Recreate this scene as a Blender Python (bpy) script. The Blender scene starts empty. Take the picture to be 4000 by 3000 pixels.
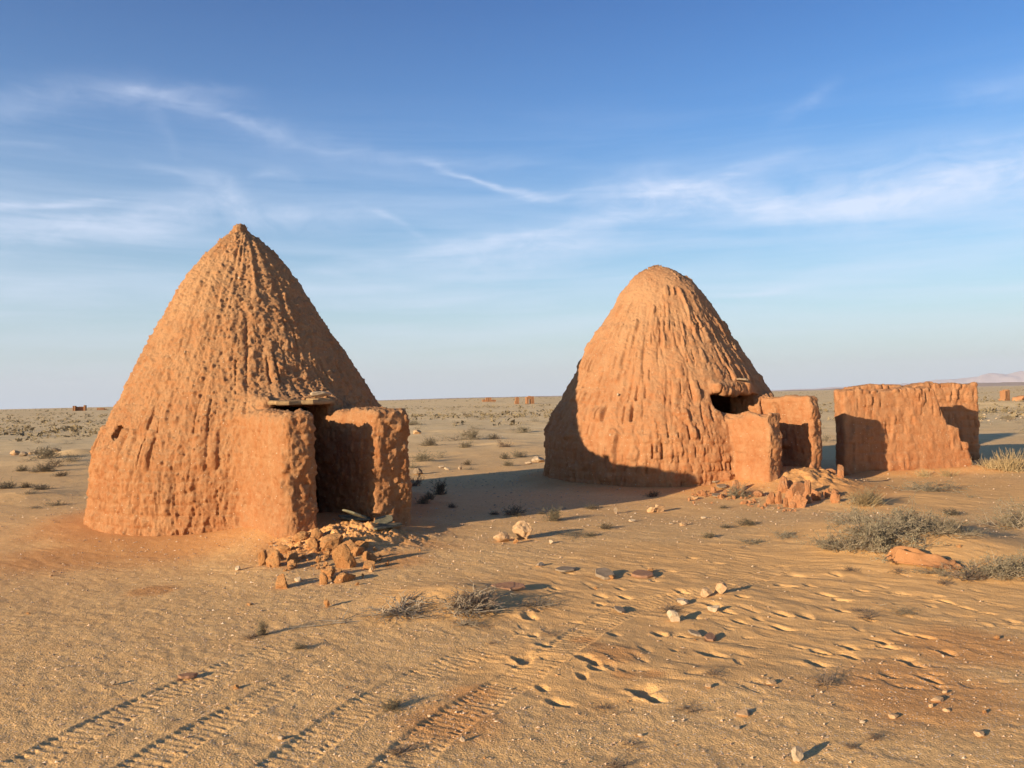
import bpy, math, random, time
import numpy as np
from mathutils import Matrix, Vector, Euler
T0 = time.time()
scene = bpy.context.scene
C = scene.collection
R = math.radians
rng = np.random.default_rng(7)
random.seed(7)

# ------------------------------------------------------------------ camera
EYE = 1.6
PITCH = math.atan(28.5 / 1770.0)
ROLL = -math.atan(0.0235)
cam_d = bpy.data.cameras.new('camera')
cam_d.sensor_width = 36.0
cam_d.lens = 36.0 * 1770.0 / 2212.0
cam_d.clip_start = 0.05
cam_d.clip_end = 90000
cam = bpy.data.objects.new('camera', cam_d)
C.objects.link(cam)
CAM_M = (Matrix.Rotation(math.pi / 2 + PITCH, 4, 'X') @ Matrix.Rotation(ROLL, 4, 'Z'))
cam.matrix_world = Matrix.Translation((0, 0, EYE)) @ CAM_M
scene.camera = cam
CR = np.array(CAM_M.to_3x3())

# ------------------------------------------------------------------ light
SUN_AZ = 41.0      # the light travels towards this bearing, degrees from +X to +Y
SUN_EL = 12.3
sun_d = bpy.data.lights.new('sun', 'SUN')
sun_d.energy = 5.0
sun_d.angle = R(0.55)
sun_d.color = (1.0, 0.80, 0.56)
sun = bpy.data.objects.new('sun', sun_d)
C.objects.link(sun)
L = Vector((math.cos(R(SUN_AZ)) * math.cos(R(SUN_EL)), math.sin(R(SUN_AZ)) * math.cos(R(SUN_EL)), -math.sin(R(SUN_EL))))
sun.rotation_euler = L.to_track_quat('-Z', 'Y').to_euler()
sun.location = (-20, -20, 12)

scene.view_settings.view_transform = 'Standard'
scene.view_settings.look = 'None'
scene.view_settings.gamma = 1.0
scene.view_settings.exposure = 0.75
scene.render.film_transparent = False
scene.cycles.max_bounces = 6
scene.cycles.use_denoising = True


def ray_dir(u, v):
    d = CR @ np.array([(u - 1106.0) / 1770.0, (829.5 - v) / 1770.0, -1.0])
    return d / np.linalg.norm(d)


# ------------------------------------------------------------------ world: clear evening sky with thin cirrus
world = bpy.data.worlds.new('World')
scene.world = world
world.use_nodes = True
wt = world.node_tree
wt.nodes.clear()


class NT:
    """small helper to write node trees"""
    def __init__(self, tree):
        self.t = tree

    def n(self, typ, **kw):
        nd = self.t.nodes.new(typ)
        for k, v in kw.items():
            setattr(nd, k, v)
        return nd

    def link(self, a, b):
        self.t.links.new(a, b)

    def put(self, sock, v):
        if hasattr(v, 'is_linked') or isinstance(v, bpy.types.NodeSocket):
            self.link(v, sock)
        else:
            sock.default_value = v

    def math(self, op, a, b=0.0, c=None, clamp=False):
        nd = self.n('ShaderNodeMath', operation=op, use_clamp=clamp)
        self.put(nd.inputs[0], a)
        self.put(nd.inputs[1], b)
        if c is not None:
            self.put(nd.inputs[2], c)
        return nd.outputs[0]

    def mix(self, f, a, b, blend='MIX'):
        nd = self.n('ShaderNodeMix', data_type='RGBA', blend_type=blend)
        nd.clamp_factor = True
        self.put(nd.inputs[0], f)
        for s, v in ((nd.inputs[6], a), (nd.inputs[7], b)):
            if isinstance(v, tuple) and len(v) == 3:
                v = (*v, 1.0)
            self.put(s, v)
        return nd.outputs[2]

    def noise(self, vec, scale, detail=4, rough=0.55, dist=0.0, dim='3D'):
        nd = self.n('ShaderNodeTexNoise', noise_dimensions=dim)
        if vec is not None:
            self.link(vec, nd.inputs['Vector'])
        nd.inputs['Scale'].default_value = scale
        nd.inputs['Detail'].default_value = detail
        nd.inputs['Roughness'].default_value = rough
        nd.inputs['Distortion'].default_value = dist
        return nd.outputs[0]

    def ramp(self, f, stops):
        nd = self.n('ShaderNodeValToRGB')
        el = nd.color_ramp.elements
        while len(el) < len(stops):
            el.new(0.5)
        for e, (p, c) in zip(el, stops):
            e.position = p
            e.color = (*c, 1.0) if isinstance(c, tuple) else (c, c, c, 1.0)
        self.put(nd.inputs[0], f)
        return nd.outputs[0]

    def rng(self, v, a, b, c=0.0, d=1.0):
        nd = self.n('ShaderNodeMapRange')
        nd.clamp = True
        self.put(nd.inputs[0], v)
        for i, x in enumerate((a, b, c, d)):
            nd.inputs[i + 1].default_value = x
        return nd.outputs[0]


W = NT(wt)
sky = W.n('ShaderNodeTexSky', sky_type='NISHITA')
sky.sun_disc = False
sky.sun_elevation = R(SUN_EL)
# the sun stands opposite the way its light travels
sky.sun_rotation = math.atan2(-math.cos(R(SUN_AZ)), -math.sin(R(SUN_AZ)))
sky.air_density = 1.0
sky.dust_density = 0.6
sky.ozone_density = 2.0
tc = W.n('ShaderNodeTexCoord')
sep = W.n('ShaderNodeSeparateXYZ')
W.link(tc.outputs['Generated'], sep.inputs[0])
az = W.math('ARCTAN2', sep.outputs[0], sep.outputs[1])
el = W.math('ARCSINE', sep.outputs[2])
cmb = W.n('ShaderNodeCombineXYZ')
W.link(az, cmb.inputs[0])
W.link(el, cmb.inputs[1])


def azel(u, v):
    d = ray_dir(u, v)
    return math.atan2(d[0], d[1]), math.asin(d[2])


def warp_coord(sx, sy, off):
    m = W.n('ShaderNodeMapping')
    m.inputs['Scale'].default_value = (sx, sy, 1)
    m.inputs['Location'].default_value = (off, off * 0.7, 0)
    W.link(cmb.outputs[0], m.inputs[0])
    return m.outputs[0]


wob = W.noise(warp_coord(9, 26, 3.1), 1.0, 4, 0.6)
wob = W.math('MULTIPLY', W.math('SUBTRACT', wob, 0.5), 0.030)
el_w = W.math('ADD', el, wob)
fib = W.rng(W.noise(warp_coord(7, 75, 1.0), 1.0, 6, 0.62, 0.6), 0.22, 0.76)
fib2 = W.rng(W.noise(warp_coord(16, 34, 5.0), 1.0, 6, 0.65, 0.9), 0.22, 0.78)
FA, FB = -0.72, 0.72     # az range of the float curves


def streak(pts, w, s, fibre):
    """a cirrus filament: centre line and strength follow curves over azimuth"""
    P = [azel(u, v) for u, v in pts]
    t = W.math('DIVIDE', W.math('SUBTRACT', az, FA), FB - FA, clamp=True)
    fc = W.n('ShaderNodeFloatCurve')
    cv = fc.mapping.curves[0]
    xs = [(p[0] - FA) / (FB - FA) for p in P]
    ys = [p[1] / 0.6 for p in P]
    cv.points[0].location = (xs[0], ys[0])
    cv.points[1].location = (xs[-1], ys[-1])
    for x, y in list(zip(xs, ys))[1:-1]:
        cv.points.new(x, y)
    fc.mapping.extend = 'EXTRAPOLATED'
    fc.mapping.update()
    fc.inputs[0].default_value = 1.0
    W.link(t, fc.inputs[1])
    ec = W.math('MULTIPLY', fc.outputs[0], 0.6)
    dd = W.math('DIVIDE', W.math('SUBTRACT', el_w, ec), w / 1770.0)
    # softer above than below
    g = W.math('EXPONENT', W.math('MULTIPLY', W.math('MULTIPLY', dd, dd), -1.0))
    a0, a1 = xs[0], xs[-1]
    ln = (a1 - a0) * 0.3
    fade = W.math('MULTIPLY', W.rng(t, a0 - .01, a0 + ln), W.rng(t, a1 + .01, a1 - ln))
    if a1 > 0.87:
        fade = W.rng(t, a0 - .01, a0 + ln)
    if a0 < 0.13:
        fade = W.rng(t, a1 + .01, a1 - ln)
    return W.math('MULTIPLY', W.math('MULTIPLY', W.math('MULTIPLY', g, s), fade), fibre)


acc = None
for pts, w, s, fb in [
    ([(10, 232), (170, 197), (250, 205), (400, 222), (500, 250), (620, 300), (750, 330), (960, 360)], 28, .20, fib2),
    ([(120, 205), (250, 200), (400, 222), (520, 262), (600, 296), (680, 318)], 11, .18, fib),
    ([(250, 200), (400, 196), (560, 205)], 12, .10, fib2),
    ([(300, 215), (340, 250), (370, 300)], 26, .10, fib2),
    ([(900, 350), (1010, 384), (1080, 412), (1180, 427), (1260, 415)], 7, .50, fib),
    ([(740, 335), (960, 355), (1150, 350), (1300, 358)], 10, .13, fib),
    ([(1200, 420), (1400, 410), (1500, 398), (1600, 370), (1740, 326)], 14, .38, fib),
    ([(1250, 440), (1400, 420), (1560, 425), (1750, 448)], 42, .50, fib2),
    ([(1450, 420), (1750, 452), (1900, 432), (2050, 388), (2230, 345)], 26, .42, fib),
    ([(1650, 440), (1900, 425), (2050, 395), (2230, 385)], 60, .52, fib2),
    ([(640, 592), (850, 560), (1000, 530), (1200, 498), (1320, 470), (1500, 452)], 16, .42, fib),
    ([(900, 560), (1100, 545), (1250, 520), (1400, 480)], 48, .38, fib2),
    ([(-20, 442), (120, 440), (250, 433)], 7, .36, fib),
    ([(-20, 520), (200, 495), (450, 462), (700, 478), (860, 484)], 30, .38, fib2),
    ([(-20, 470), (200, 485), (420, 470)], 34, .32, fib),
    ([(300, 350), (360, 370), (420, 392)], 12, .20, fib),
    ([(420, 395), (480, 404), (535, 436)], 30, .30, fib2),
    ([(555, 380), (590, 376), (640, 386)], 14, .22, fib2),
    ([(780, 452), (840, 472), (910, 512)], 9, .24, fib),
    ([(1450, 522), (1700, 516), (1950, 505), (2230, 490)], 12, .16, fib),
    ([(1600, 640), (1850, 585), (2050, 555), (2230, 515)], 20, .22, fib),
    ([(1480, 634), (1600, 628), (1760, 618)], 8, .20, fib),
    ([(1680, 262), (1740, 225), (1800, 190)], 14, .15, fib2),
    ([(2060, 205), (2140, 195), (2230, 178)], 26, .16, fib2),
    ([(0, 310), (60, 312), (130, 322)], 7, .10, fib),
    ([(0, 650), (200, 605), (420, 600)], 18, .16, fib),
    ([(620, 660), (900, 640), (1200, 655)], 18, .12, fib),
    ([(900, 745), (1050, 738), (1200, 748)], 16, .10, fib),
]:
    m = streak(pts, w, s, fb)
    acc = m if acc is None else W.math('ADD', acc, m)
# low, even veil towards the horizon
veil = W.math('MULTIPLY', W.rng(W.noise(warp_coord(2.4, 30, 8.0), 1.0, 5, 0.6, 0.4), .40, .75), W.math('MULTIPLY', W.rng(el, 0.0, 0.10), W.rng(el, 0.36, 0.14)))
acc = W.math('ADD', acc, W.math('MULTIPLY', veil, 0.34))
acc = W.math('MINIMUM', W.math('MULTIPLY', acc, 1.2), 0.75)
# deepen the blue as the photograph's clear desert air shows it
hs = W.n('ShaderNodeHueSaturation')
hs.inputs['Saturation'].default_value = 1.6
hs.inputs['Hue'].default_value = 0.502
W.link(sky.outputs[0], hs.inputs['Color'])
grade = W.ramp(W.rng(el, 0.0, 1.4), [(0.0, (.72, .80, .88)), (0.10, (.64, .84, .96)), (0.22, (.50, .78, .98)), (0.42, (.17, .48, .75)), (1.0, (.16, .29, .40))])
sk = W.mix(1.0, hs.outputs[0], grade, 'MULTIPLY')
# dust near the horizon scatters a pale even light
low = W.math('EXPONENT', W.math('MULTIPLY', W.math('MAXIMUM', el, 0.0), -4.9))
sk = W.mix(W.math('MULTIPLY', low, .95), sk, (3.55, 4.08, 4.65))
cloudy = W.mix(acc, sk, (4.6, 5.0, 6.0))
bg = W.n('ShaderNodeBackground')
bg.inputs['Strength'].default_value = 0.11
W.link(cloudy, bg.inputs['Color'])
wo = W.n('ShaderNodeOutputWorld')
W.link(bg.outputs[0], wo.inputs['Surface'])

# ------------------------------------------------------------------ numpy noise
_perm = np.random.default_rng(11).permutation(4096).astype(np.int64)
_perm = np.concatenate([_perm, _perm])
_val = (np.random.default_rng(12).random(4096) * 2 - 1).astype(np.float32)


def _h2(i, j):
    return _val[_perm[(_perm[i & 4095] + j) & 4095]]


def _h3(i, j, k):
    return _val[_perm[(_perm[(_perm[i & 4095] + j) & 4095] + k) & 4095]]


def vn2(x, y):
    xi = np.floor(x); yi = np.floor(y)
    fx = (x - xi).astype(np.float32); fy = (y - yi).astype(np.float32)
    i = xi.astype(np.int64); j = yi.astype(np.int64)
    fx = fx * fx * (3 - 2 * fx); fy = fy * fy * (3 - 2 * fy)
    a = _h2(i, j); b = _h2(i + 1, j); c = _h2(i, j + 1); d = _h2(i + 1, j + 1)
    return (a + (b - a) * fx) * (1 - fy) + (c + (d - c) * fx) * fy


def vn3(x, y, z):
    xi = np.floor(x); yi = np.floor(y); zi = np.floor(z)
    fx = (x - xi).astype(np.float32); fy = (y - yi).astype(np.float32); fz = (z - zi).astype(np.float32)
    i = xi.astype(np.int64); j = yi.astype(np.int64); k = zi.astype(np.int64)
    fx = fx * fx * (3 - 2 * fx); fy = fy * fy * (3 - 2 * fy); fz = fz * fz * (3 - 2 * fz)

    def pl(kk):
        a = _h3(i, j, kk); b = _h3(i + 1, j, kk); c = _h3(i, j + 1, kk); d = _h3(i + 1, j + 1, kk)
        return (a + (b - a) * fx) * (1 - fy) + (c + (d - c) * fx) * fy
    return pl(k) * (1 - fz) + pl(k + 1) * fz


def fb2(x, y, o=4, g=0.5):
    s = 0; a = 1.0; t = 0
    for q in range(o):
        s = s + a * vn2(x * 2.03 ** q + 17.3 * q, y * 2.03 ** q - 9.1 * q); t += a; a *= g
    return s / t


def fb3(x, y, z, o=4, g=0.5):
    s = 0; a = 1.0; t = 0
    for q in range(o):
        k = 2.03 ** q
        s = s + a * vn3(x * k + 17.3 * q, y * k - 9.1 * q, z * k + 5.7 * q); t += a; a *= g
    return s / t


def sst(a, b, x):
    t = np.clip((x - a) / (b - a), 0, 1)
    return t * t * (3 - 2 * t)


# ------------------------------------------------------------------ the three buildings: where they stand
AX = np.array([0.6, -0.8])      # doorways open this way
EX = np.array([0.8, 0.6])
ROT = math.atan2(-0.8, 0.6)
H1 = np.array([-3.82, 11.9])
H2 = np.array([2.86, 15.6])


def loc(c, x, y):
    dx = x - c[0]; dy = y - c[1]
    return dx * AX[0] + dy * AX[1], dx * EX[0] + dy * EX[1]


# ------------------------------------------------------------------ terrain
def ground_at(u, v, z=0.0):
    d = ray_dir(u, v)
    t = (z - EYE) / d[2]
    return d[0] * t, d[1] * t


def H_base(x, y):
    """gentle lie of the land, mounds and skirts of washed mud"""
    x = np.asarray(x, dtype=np.float64); y = np.asarray(y, dtype=np.float64)
    r = np.hypot(x, y)
    far = sst(25, 120, r)
    h = 0.05 * vn2(x * .23 + 3, y * .23 + 8) * sst(2, 10, r)
    h = h + far * (0.35 * fb2(x * .018, y * .018, 3) + 0.5 * fb2(x * .004 + 9, y * .004, 2) * sst(80, 400, r))
    h = h + 1.5 * sst(90, 260, r) * sst(-.15, -.75, x / (r + 1e-6)) * sst(2000, 700, r)    # low ridge to the left
    h = h + 1.1 * sst(150, 330, r) * sst(900, 400, r) * sst(.12, .02, x / (r + 1e-6)) * sst(-.6, -.2, x / (r + 1e-6))
    # hut 1 mound
    lx, ly = loc(H1, x, y)
    rho = np.hypot(lx, ly)
    h = h + 0.035 * np.exp(-np.clip(rho - 2.2, 0, 9) ** 2 / 0.30) + 0.03 * np.exp(-np.clip(rho - 2.2, 0, 9) ** 2 / 1.5)
    h = h + 0.21 * np.exp(-((lx - 2.7) ** 2 / 1.1 + (ly + 0.15) ** 2 / 0.9))
    h = h + 0.05 * np.exp(-((lx - 3.9) ** 2 / .30 + (ly + .35) ** 2 / .45))
    # hut 2 mound
    lx, ly = loc(H2, x, y)
    rho = np.hypot(lx, ly)
    h = h + 0.08 * np.exp(-np.clip(rho - 2.2, 0, 9) ** 2 / 0.35)
    h = h + 0.30 * np.exp(-((lx - 2.7) ** 2 / .75 + (ly - 0.1) ** 2 / 1.1))
    # ruin, sand banked against its wall
    h = h - 0.06 * np.exp(-((x - 7.5) ** 2 / 5.0 + (y - 16) ** 2 / 4.0))
    h = h + 0.10 * np.exp(-((y - 15.25) ** 2 / .10)) * sst(5.9, 6.6, x) * sst(9.2, 8.6, x)
    # drift under the big shrubs on the right
    for (bx, by, a, s) in MOUNDS:
        h = h + a * np.exp(-((x - bx) ** 2 + ((y - by) * 1.0) ** 2) / s ** 2)
    return h


MOUNDS = []
for (u, v, a, s) in [(1985, 1195, .14, 1.0), (1880, 1150, .10, .8), (1010, 1298, .07, .38), (930, 1300, .05, .45), (2120, 1215, .08, .8),
                     (1850, 1090, .07, .6), (1430, 1110, -.03, .7), (170, 985, .22, .9), (120, 1000, .10, 1.5), (930, 1000, .06, .5),
                     (1600, 1480, .02, .5), (600, 1240, .03, .5), (1240, 1420, .03, .35), (60, 1075, .10, .8), (1100, 958, .1, .8),
                     (2150, 880, .5, 4.0), (960, 935, .18, 2.4), (2200, 1010, .14, 1.2), (1560, 1290, .03, .4), (2000, 1075, .05, .7)]:
    gx, gy = ground_at(u, v)
    MOUNDS.append((gx, gy, a, s))


def at(u, v):
    """the point of the ground seen at a place of the 2212 px wide reference"""
    z = 0.0
    for _ in range(6):
        x, y = ground_at(u, v, z)
        z = float(H_base(np.array([x]), np.array([y]))[0])
    return x, y, z


# tyre tracks: centre lines measured on the ground
def W4(pts):
    return [at(u / 1.8083, v / 1.8083)[:2] for u, v in pts]


TRACKS = [
    (W4([(-150, 3080), (60, 3000), (300, 2880), (560, 2748), (790, 2648), (1080, 2540), (1360, 2462), (1620, 2420)]), .105, .052, 1.0),
    (W4([(420, 3080), (560, 2990), (740, 2880), (920, 2785), (1100, 2690), (1260, 2610), (1400, 2545), (1640, 2480)]), .11, .050, 1.0),
    (W4([(1000, 3060), (1160, 2950), (1330, 2820), (1500, 2715), (1640, 2640), (1800, 2575), (2010, 2500), (2300, 2420)]), .11, .050, .9),
    (W4([(1480, 3090), (1600, 2950), (1740, 2830), (1880, 2740), (2010, 2660), (2180, 2540), (2320, 2450), (2440, 2390), (2560, 2348), (2740, 2310), (2900, 2272), (3090, 2212), (3280, 2160)]), .12, .050, 1.0),
]
# footprints and scuffs: (u, v, length m, width m, turn deg, depth)
PRINTS = []
for (u, v, ln, wd, tr, dp) in [
    (2070, 2410, .26, .13, -30, .035), (2085, 2480, .17, .10, -20, .03), (2130, 2520, .18, .11, -25, .035), (2045, 2575, .30, .15, -35, .045), (2300, 2575, .24, .12, -30, .03),
    (2325, 2600, .2, .12, -35, .025), (2275, 2640, .12, .08, -30, .03), (2120, 2690, .12, .07, -30, .02), (2180, 2745, .2, .10, 10, .03),
    (2780, 2555, .36, .14, -35, .05), (2520, 2705, .3, .15, -30, .045), (2560, 2730, .2, .12, -20, .04), (2660, 2310, .2, .09, -35, .035), (2580, 2480, .2, .1, -30, .03),
    (3150, 2410, .28, .12, -38, .045), (3060, 2405, .22, .10, -35, .035), (3050, 2455, .22, .09, -35, .035), (3070, 2290, .26, .11, -35, .03), (3170, 2290, .2, .1, -35, .025),
    (3230, 2325, .22, .1, -35, .035), (3290, 2345, .18, .09, -30, .035), (3280, 2385, .2, .1, -30, .03), (3530, 2318, .28, .1, -38, .03), (3700, 2352, .24, .09, -38, .035),
    (3640, 2370, .16, .09, -35, .03), (3780, 2375, .2, .08, -38, .025), (3320, 2530, .26, .11, -38, .03), (3210, 2550, .2, .09, -38, .04), (3320, 2565, .2, .1, -38, .045),
    (3450, 2510, .26, .1, -38, .04), (3470, 2530, .18, .09, -38, .03), (3530, 2475, .2, .09, -38, .03), (3620, 2490, .28, .08, -38, .03), (3700, 2550, .2, .1, -38, .045),
    (3560, 2590, .26, .1, -38, .03), (3630, 2655, .26, .1, -38, .035), (3200, 2595, .2, .1, -38, .025), (3110, 2250, .3, .12, -30, .03), (3270, 2245, .2, .12, -35, .03),
    (2350, 2330, .2, .1, -35, .025), (2440, 2335, .24, .11, -35, .03), (2420, 2300, .2, .1, -35, .02), (2170, 2300, .16, .09, -35, .02), (2340, 2360, .14, .08, -30, .02),
    (2790, 2365, .24, .11, -38, .03), (2850, 2395, .2, .1, -38, .03), (2700, 2410, .2, .1, -38, .02), (2560, 2270, .16, .09, -38, .02), (2480, 2245, .18, .1, -38, .02),
    (3400, 2420, .14, .09, -38, .02), (3860, 2395, .22, .09, -38, .02), (3950, 2425, .2, .08, -38, .02), (3440, 2290, .2, .09, -38, .02), (3360, 2305, .2, .09, -38, .025),
    (2890, 2430, .2, .09, -38, .03), (2960, 2420, .16, .08, -38, .025), (2100, 2385, .16, .09, -38, .02), (2400, 2480, .14, .09, -38, .02), (2660, 2485, .2, .1, -38, .03),
    (1800, 2380, .14, .1, -38, .02), (2230, 2240, .2, .1, -30, .02), (2700, 2180, .2, .1, -30, .02), (2800, 2200, .22, .1, -30, .02), (2620, 2230, .2, .1, -30, .02),
    (2850, 2280, .18, .09, -30, .02), (3480, 2640, .2, .09, -38, .02), (3120, 2530, .16, .08, -38, .02), (2900, 2330, .18, .09, -38, .02), (3780, 2250, .25, .1, -38, .02),
]:
    x, y, z = at(u / 1.8083, v / 1.8083)
    PRINTS.append((x, y, ln * .66, wd * .76, R(tr - 4 + random.uniform(-24, 24)), min(dp, .034)))
for k in range(150):   # older, half blown-over scuffs between them
    u = random.uniform(2000, 3950); v = random.uniform(2190, 2700)
    if u < 2500 and v > 2600:
        continue
    x, y, z = at(u / 1.8083, v / 1.8083)
    PRINTS.append((x, y, random.uniform(.08, .24), random.uniform(.04, .09), R(-41 + random.uniform(-50, 50)), random.uniform(.003, .010)))

SANDY = []     # where loose orange sand lies on the gravel
for (u, v, s) in [(1985, 1195, 1.5), (1900, 1230, 1.2), (1650, 1270, 1.5), (1300, 1290, 1.2), (1450, 1310, 1.2), (1950, 1080, 1.4), (930, 1300, .55), (1020, 1300, .4),
                  (1500, 1230, 1.3), (1800, 1330, 1.0), (2100, 1290, 1.1), (1120, 1440, .5), (1560, 1420, .6), (2080, 1060, 1.8), (1750, 1380, .7), (1350, 1400, .6), (1280, 1480, .4)]:
    gx, gy = ground_at(u, v)
    SANDY.append((gx, gy, s))
CLAY = []      # patches of red clay
for (u, v, s) in [(1330, 1420, .22), (1350, 1460, .10), (1410, 1460, .10), (970, 1560, .35), (1260, 1385, .10), (1290, 1400, .08), (640, 1205, .8), (400, 1180, 1.2),
                  (330, 1275, .25), (850, 1215, .5), (1640, 1060, 1.0), (1500, 1050, .7), (2000, 1500, .6), (2100, 1400, .5), (150, 1200, 1.0), (1020, 1500, .2)]:
    gx, gy = ground_at(u, v)
    CLAY.append((gx, gy, s))


def sandiness(x, y):
    s = np.zeros_like(x)
    for (a, b, q) in SANDY:
        s = np.maximum(s, np.exp(-((x - a) ** 2 + (y - b) ** 2) / q ** 2))
    n = fb2(x * 1.1, y * 1.1, 4)
    return np.clip(sst(.18, .75, s + .30 * n), 0, 1)


def seg_field(x, y, pts):
    """distance across and distance along a polyline"""
    best = np.full(x.shape, 1e9); across = np.zeros_like(x); along = np.zeros_like(x)
    s0 = 0.0
    for (a, b) in zip(pts[:-1], pts[1:]):
        a = np.array(a); b = np.array(b)
        d = b - a; ln = np.hypot(*d); d = d / ln
        px = x - a[0]; py = y - a[1]
        t = np.clip(px * d[0] + py * d[1], 0, ln)
        ex = px - t * d[0]; ey = py - t * d[1]
        dist = np.hypot(ex, ey)
        sg = px * -d[1] + py * d[0]
        m = dist < best
        best = np.where(m, dist, best)
        across = np.where(m, np.sign(sg) * dist, across)
        along = np.where(m, s0 + t, along)
        s0 += ln
    return best, across, along, s0


def smooth_poly(pts, n=6):
    P = [np.array(p) for p in pts]
    out = []
    for i in range(len(P) - 1):
        p0 = P[max(i - 1, 0)]; p1 = P[i]; p2 = P[i + 1]; p3 = P[min(i + 2, len(P) - 1)]
        for k in range(n):
            t = k / n
            out.append(.5 * ((2 * p1) + (-p0 + p2) * t + (2 * p0 - 5 * p1 + 4 * p2 - p3) * t * t + (-p0 + 3 * p1 - 3 * p2 + p3) * t ** 3))
    out.append(P[-1])
    return out


def H_fine(x, y):
    """sand ripples, footprints, tyre tracks - everything under a few centimetres"""
    r = np.hypot(x, y)
    near = sst(40, 14, r)
    sd = sandiness(x, y)
    # crests run across the light
    cx = x * .78 - y * .62
    cy = x * .62 + y * .78
    wx = cx + .25 * vn2(x * 1.3, y * 1.3); wy = cy + .10 * vn2(x * 2.1 + 5, y * 2.1)
    rip = fb2(wx * 2.2, wy * 8.0, 3, .5)
    rip2 = fb2(wx * 5.0, wy * 17.0 + 40, 2, .5)
    lump = fb2(x * 3.1, y * 3.1, 4, .55)
    h = near * ((.003 + .0045 * sd) * rip + (.0015 + .0015 * sd) * rip2 + .007 * lump + .0022 * sst(12, 6, r) * fb2(x * 11, y * 11, 2, .6))
    h = h + .0035 * sst(14, 7, r) * fb2(x * 19, y * 19, 3, .7) * (1 - .6 * sd)
    h = h + .03 * sst(8, 25, r) * fb2(x * .8, y * .8, 3) * sst(400, 60, r)
    # crumbled daub under the rubble heaps
    for Hc, cx_, cy_, sx_, sy_, am in ((H1, 3.70, -.18, .45, .60, .24), (H2, 3.15, .25, .5, .75, .12)):
        lx, ly = loc(Hc, x, y)
        w = np.exp(-((lx - cx_) ** 2 / sx_ ** 2 + (ly - cy_) ** 2 / sy_ ** 2))
        m = w > .02
        if m.any():
            q = 1.2 * np.abs(fb2(x[m] * 4.5, y[m] * 4.5, 5, .65)) + .25 * np.round(2.5 * vn2(x[m] * 9, y[m] * 9)) / 2.5
            h[m] += w[m] * am * (.30 + .75 * np.maximum(q, -.3))
    # prints
    for (px, py, ln, wd, tr, dp) in PRINTS:
        m = (np.abs(x - px) < ln * 1.6) & (np.abs(y - py) < ln * 1.6)
        if not m.any():
            continue
        dx = x[m] - px; dy = y[m] - py
        a = (dx * math.cos(tr) + dy * math.sin(tr)) / (ln * .5)
        b = (-dx * math.sin(tr) + dy * math.cos(tr)) / (wd * .5)
        b = b * (1 + .25 * a) + .35 * np.sin(a * 2.2)
        q = np.sqrt(a * a + b * b) + .34 * vn2(x[m] * 13 + px, y[m] * 13) + .10 * vn2(x[m] * 45 + px, y[m] * 45)
        # steep towards the sun, eased beyond it to keep the lit slope dimmer
        sd_ = sst(-.55, .55, (dx * .755 + dy * .656) / wd)
        lo_q = .78 - .70 * sd_; hi_q = 1.10 + .55 * sd_
        tq = np.clip((hi_q - q) / (hi_q - lo_q), 0, 1)
        h[m] += -.62 * dp * tq * tq * (3 - 2 * tq) + dp * .14 * np.exp(-((q - 1.28) / .28) ** 2) * (1 - sd_)
    # tracks
    for k, (pts, hw, sp, st) in enumerate(TRACKS):
        P = smooth_poly(pts, 4)
        xs = [p[0] for p in P]; ys = [p[1] for p in P]
        m = (x > min(xs) - .3) & (x < max(xs) + .3) & (y > min(ys) - .3) & (y < max(ys) + .3)
        if not m.any():
            continue
        xm = x[m]; ym = y[m]
        dist, ac, al, tot = seg_field(xm, ym, P)
        nn = fb2(xm * 1.7 + k * 9, ym * 1.7, 3)
        pres = (.66 + .34 * sst(-.32, .12, nn)) * st * sst(tot + .05, tot - 1.2, al) * .92
        band = sst(hw * 1.12, hw * .9, dist)
        rim = np.exp(-((dist - hw * 1.15) / .022) ** 2)
        # lugs: two outer rows, offset by half a pitch, slanting inward
        ph = (al + .35 * np.abs(ac) + .016 * vn2(al * 5 + k, ac * 9) + .010 * vn2(xm * 30, ym * 30)) / sp + np.where(ac > 0, 0.0, .5)
        tri = np.abs((ph % 1.0) - .5) * 2
        lug = sst(.35, .65, tri)
        edge = sst(hw * .50, hw * .66, dist)
        side = np.where(ac > 0, 1.0, .75)
        d = -.005 * band - 0.0082 * band * edge * lug * side * (.55 + .45 * vn2(al * 9 + k * 7, ac * 4)) + .003 * rim - .0025 * band * (1 - edge) * sst(.3, .6, np.abs(((al / sp) % 1.0) - .5) * 2)
        h[m] += d * pres
    return h


def Hh(x, y):
    x = np.atleast_1d(np.asarray(x, float)); y = np.atleast_1d(np.asarray(y, float))
    return H_base(x, y) + H_fine(x, y)


def gz(x, y):
    return float(Hh(x, y)[0])


# ------------------------------------------------------------------ mesh + property helpers
def mesh_from(name, V, F, mat, smooth=True):
    """V (n,3) array, F list of faces or (m,k) int array"""
    me = bpy.data.meshes.new(name)
    V = np.ascontiguousarray(V, dtype=np.float32)
    if isinstance(F, np.ndarray):
        me.vertices.add(len(V)); me.vertices.foreach_set('co', V.ravel())
        k = F.shape[1]
        me.loops.add(F.size); me.loops.foreach_set('vertex_index', F.astype(np.int32).ravel())
        me.polygons.add(len(F))
        me.polygons.foreach_set('loop_start', np.arange(0, F.size, k, dtype=np.int32))
        me.polygons.foreach_set('use_smooth', np.full(len(F), smooth))
        me.update(calc_edges=True)
        me.validate()
    else:
        me.from_pydata(V.tolist(), [], F)
        if smooth:
            me.polygons.foreach_set('use_smooth', np.ones(len(me.polygons), bool))
    if mat:
        me.materials.append(mat)
    return me


def put(name, me, parent=None, loc_=(0, 0, 0), rot=(0, 0, 0), sc=1.0):
    o = bpy.data.objects.new(name, me)
    C.objects.link(o)
    o.location = loc_; o.rotation_euler = rot
    o.scale = (sc, sc, sc) if not isinstance(sc, tuple) else sc
    if parent:
        o.parent = parent
    return o


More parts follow.
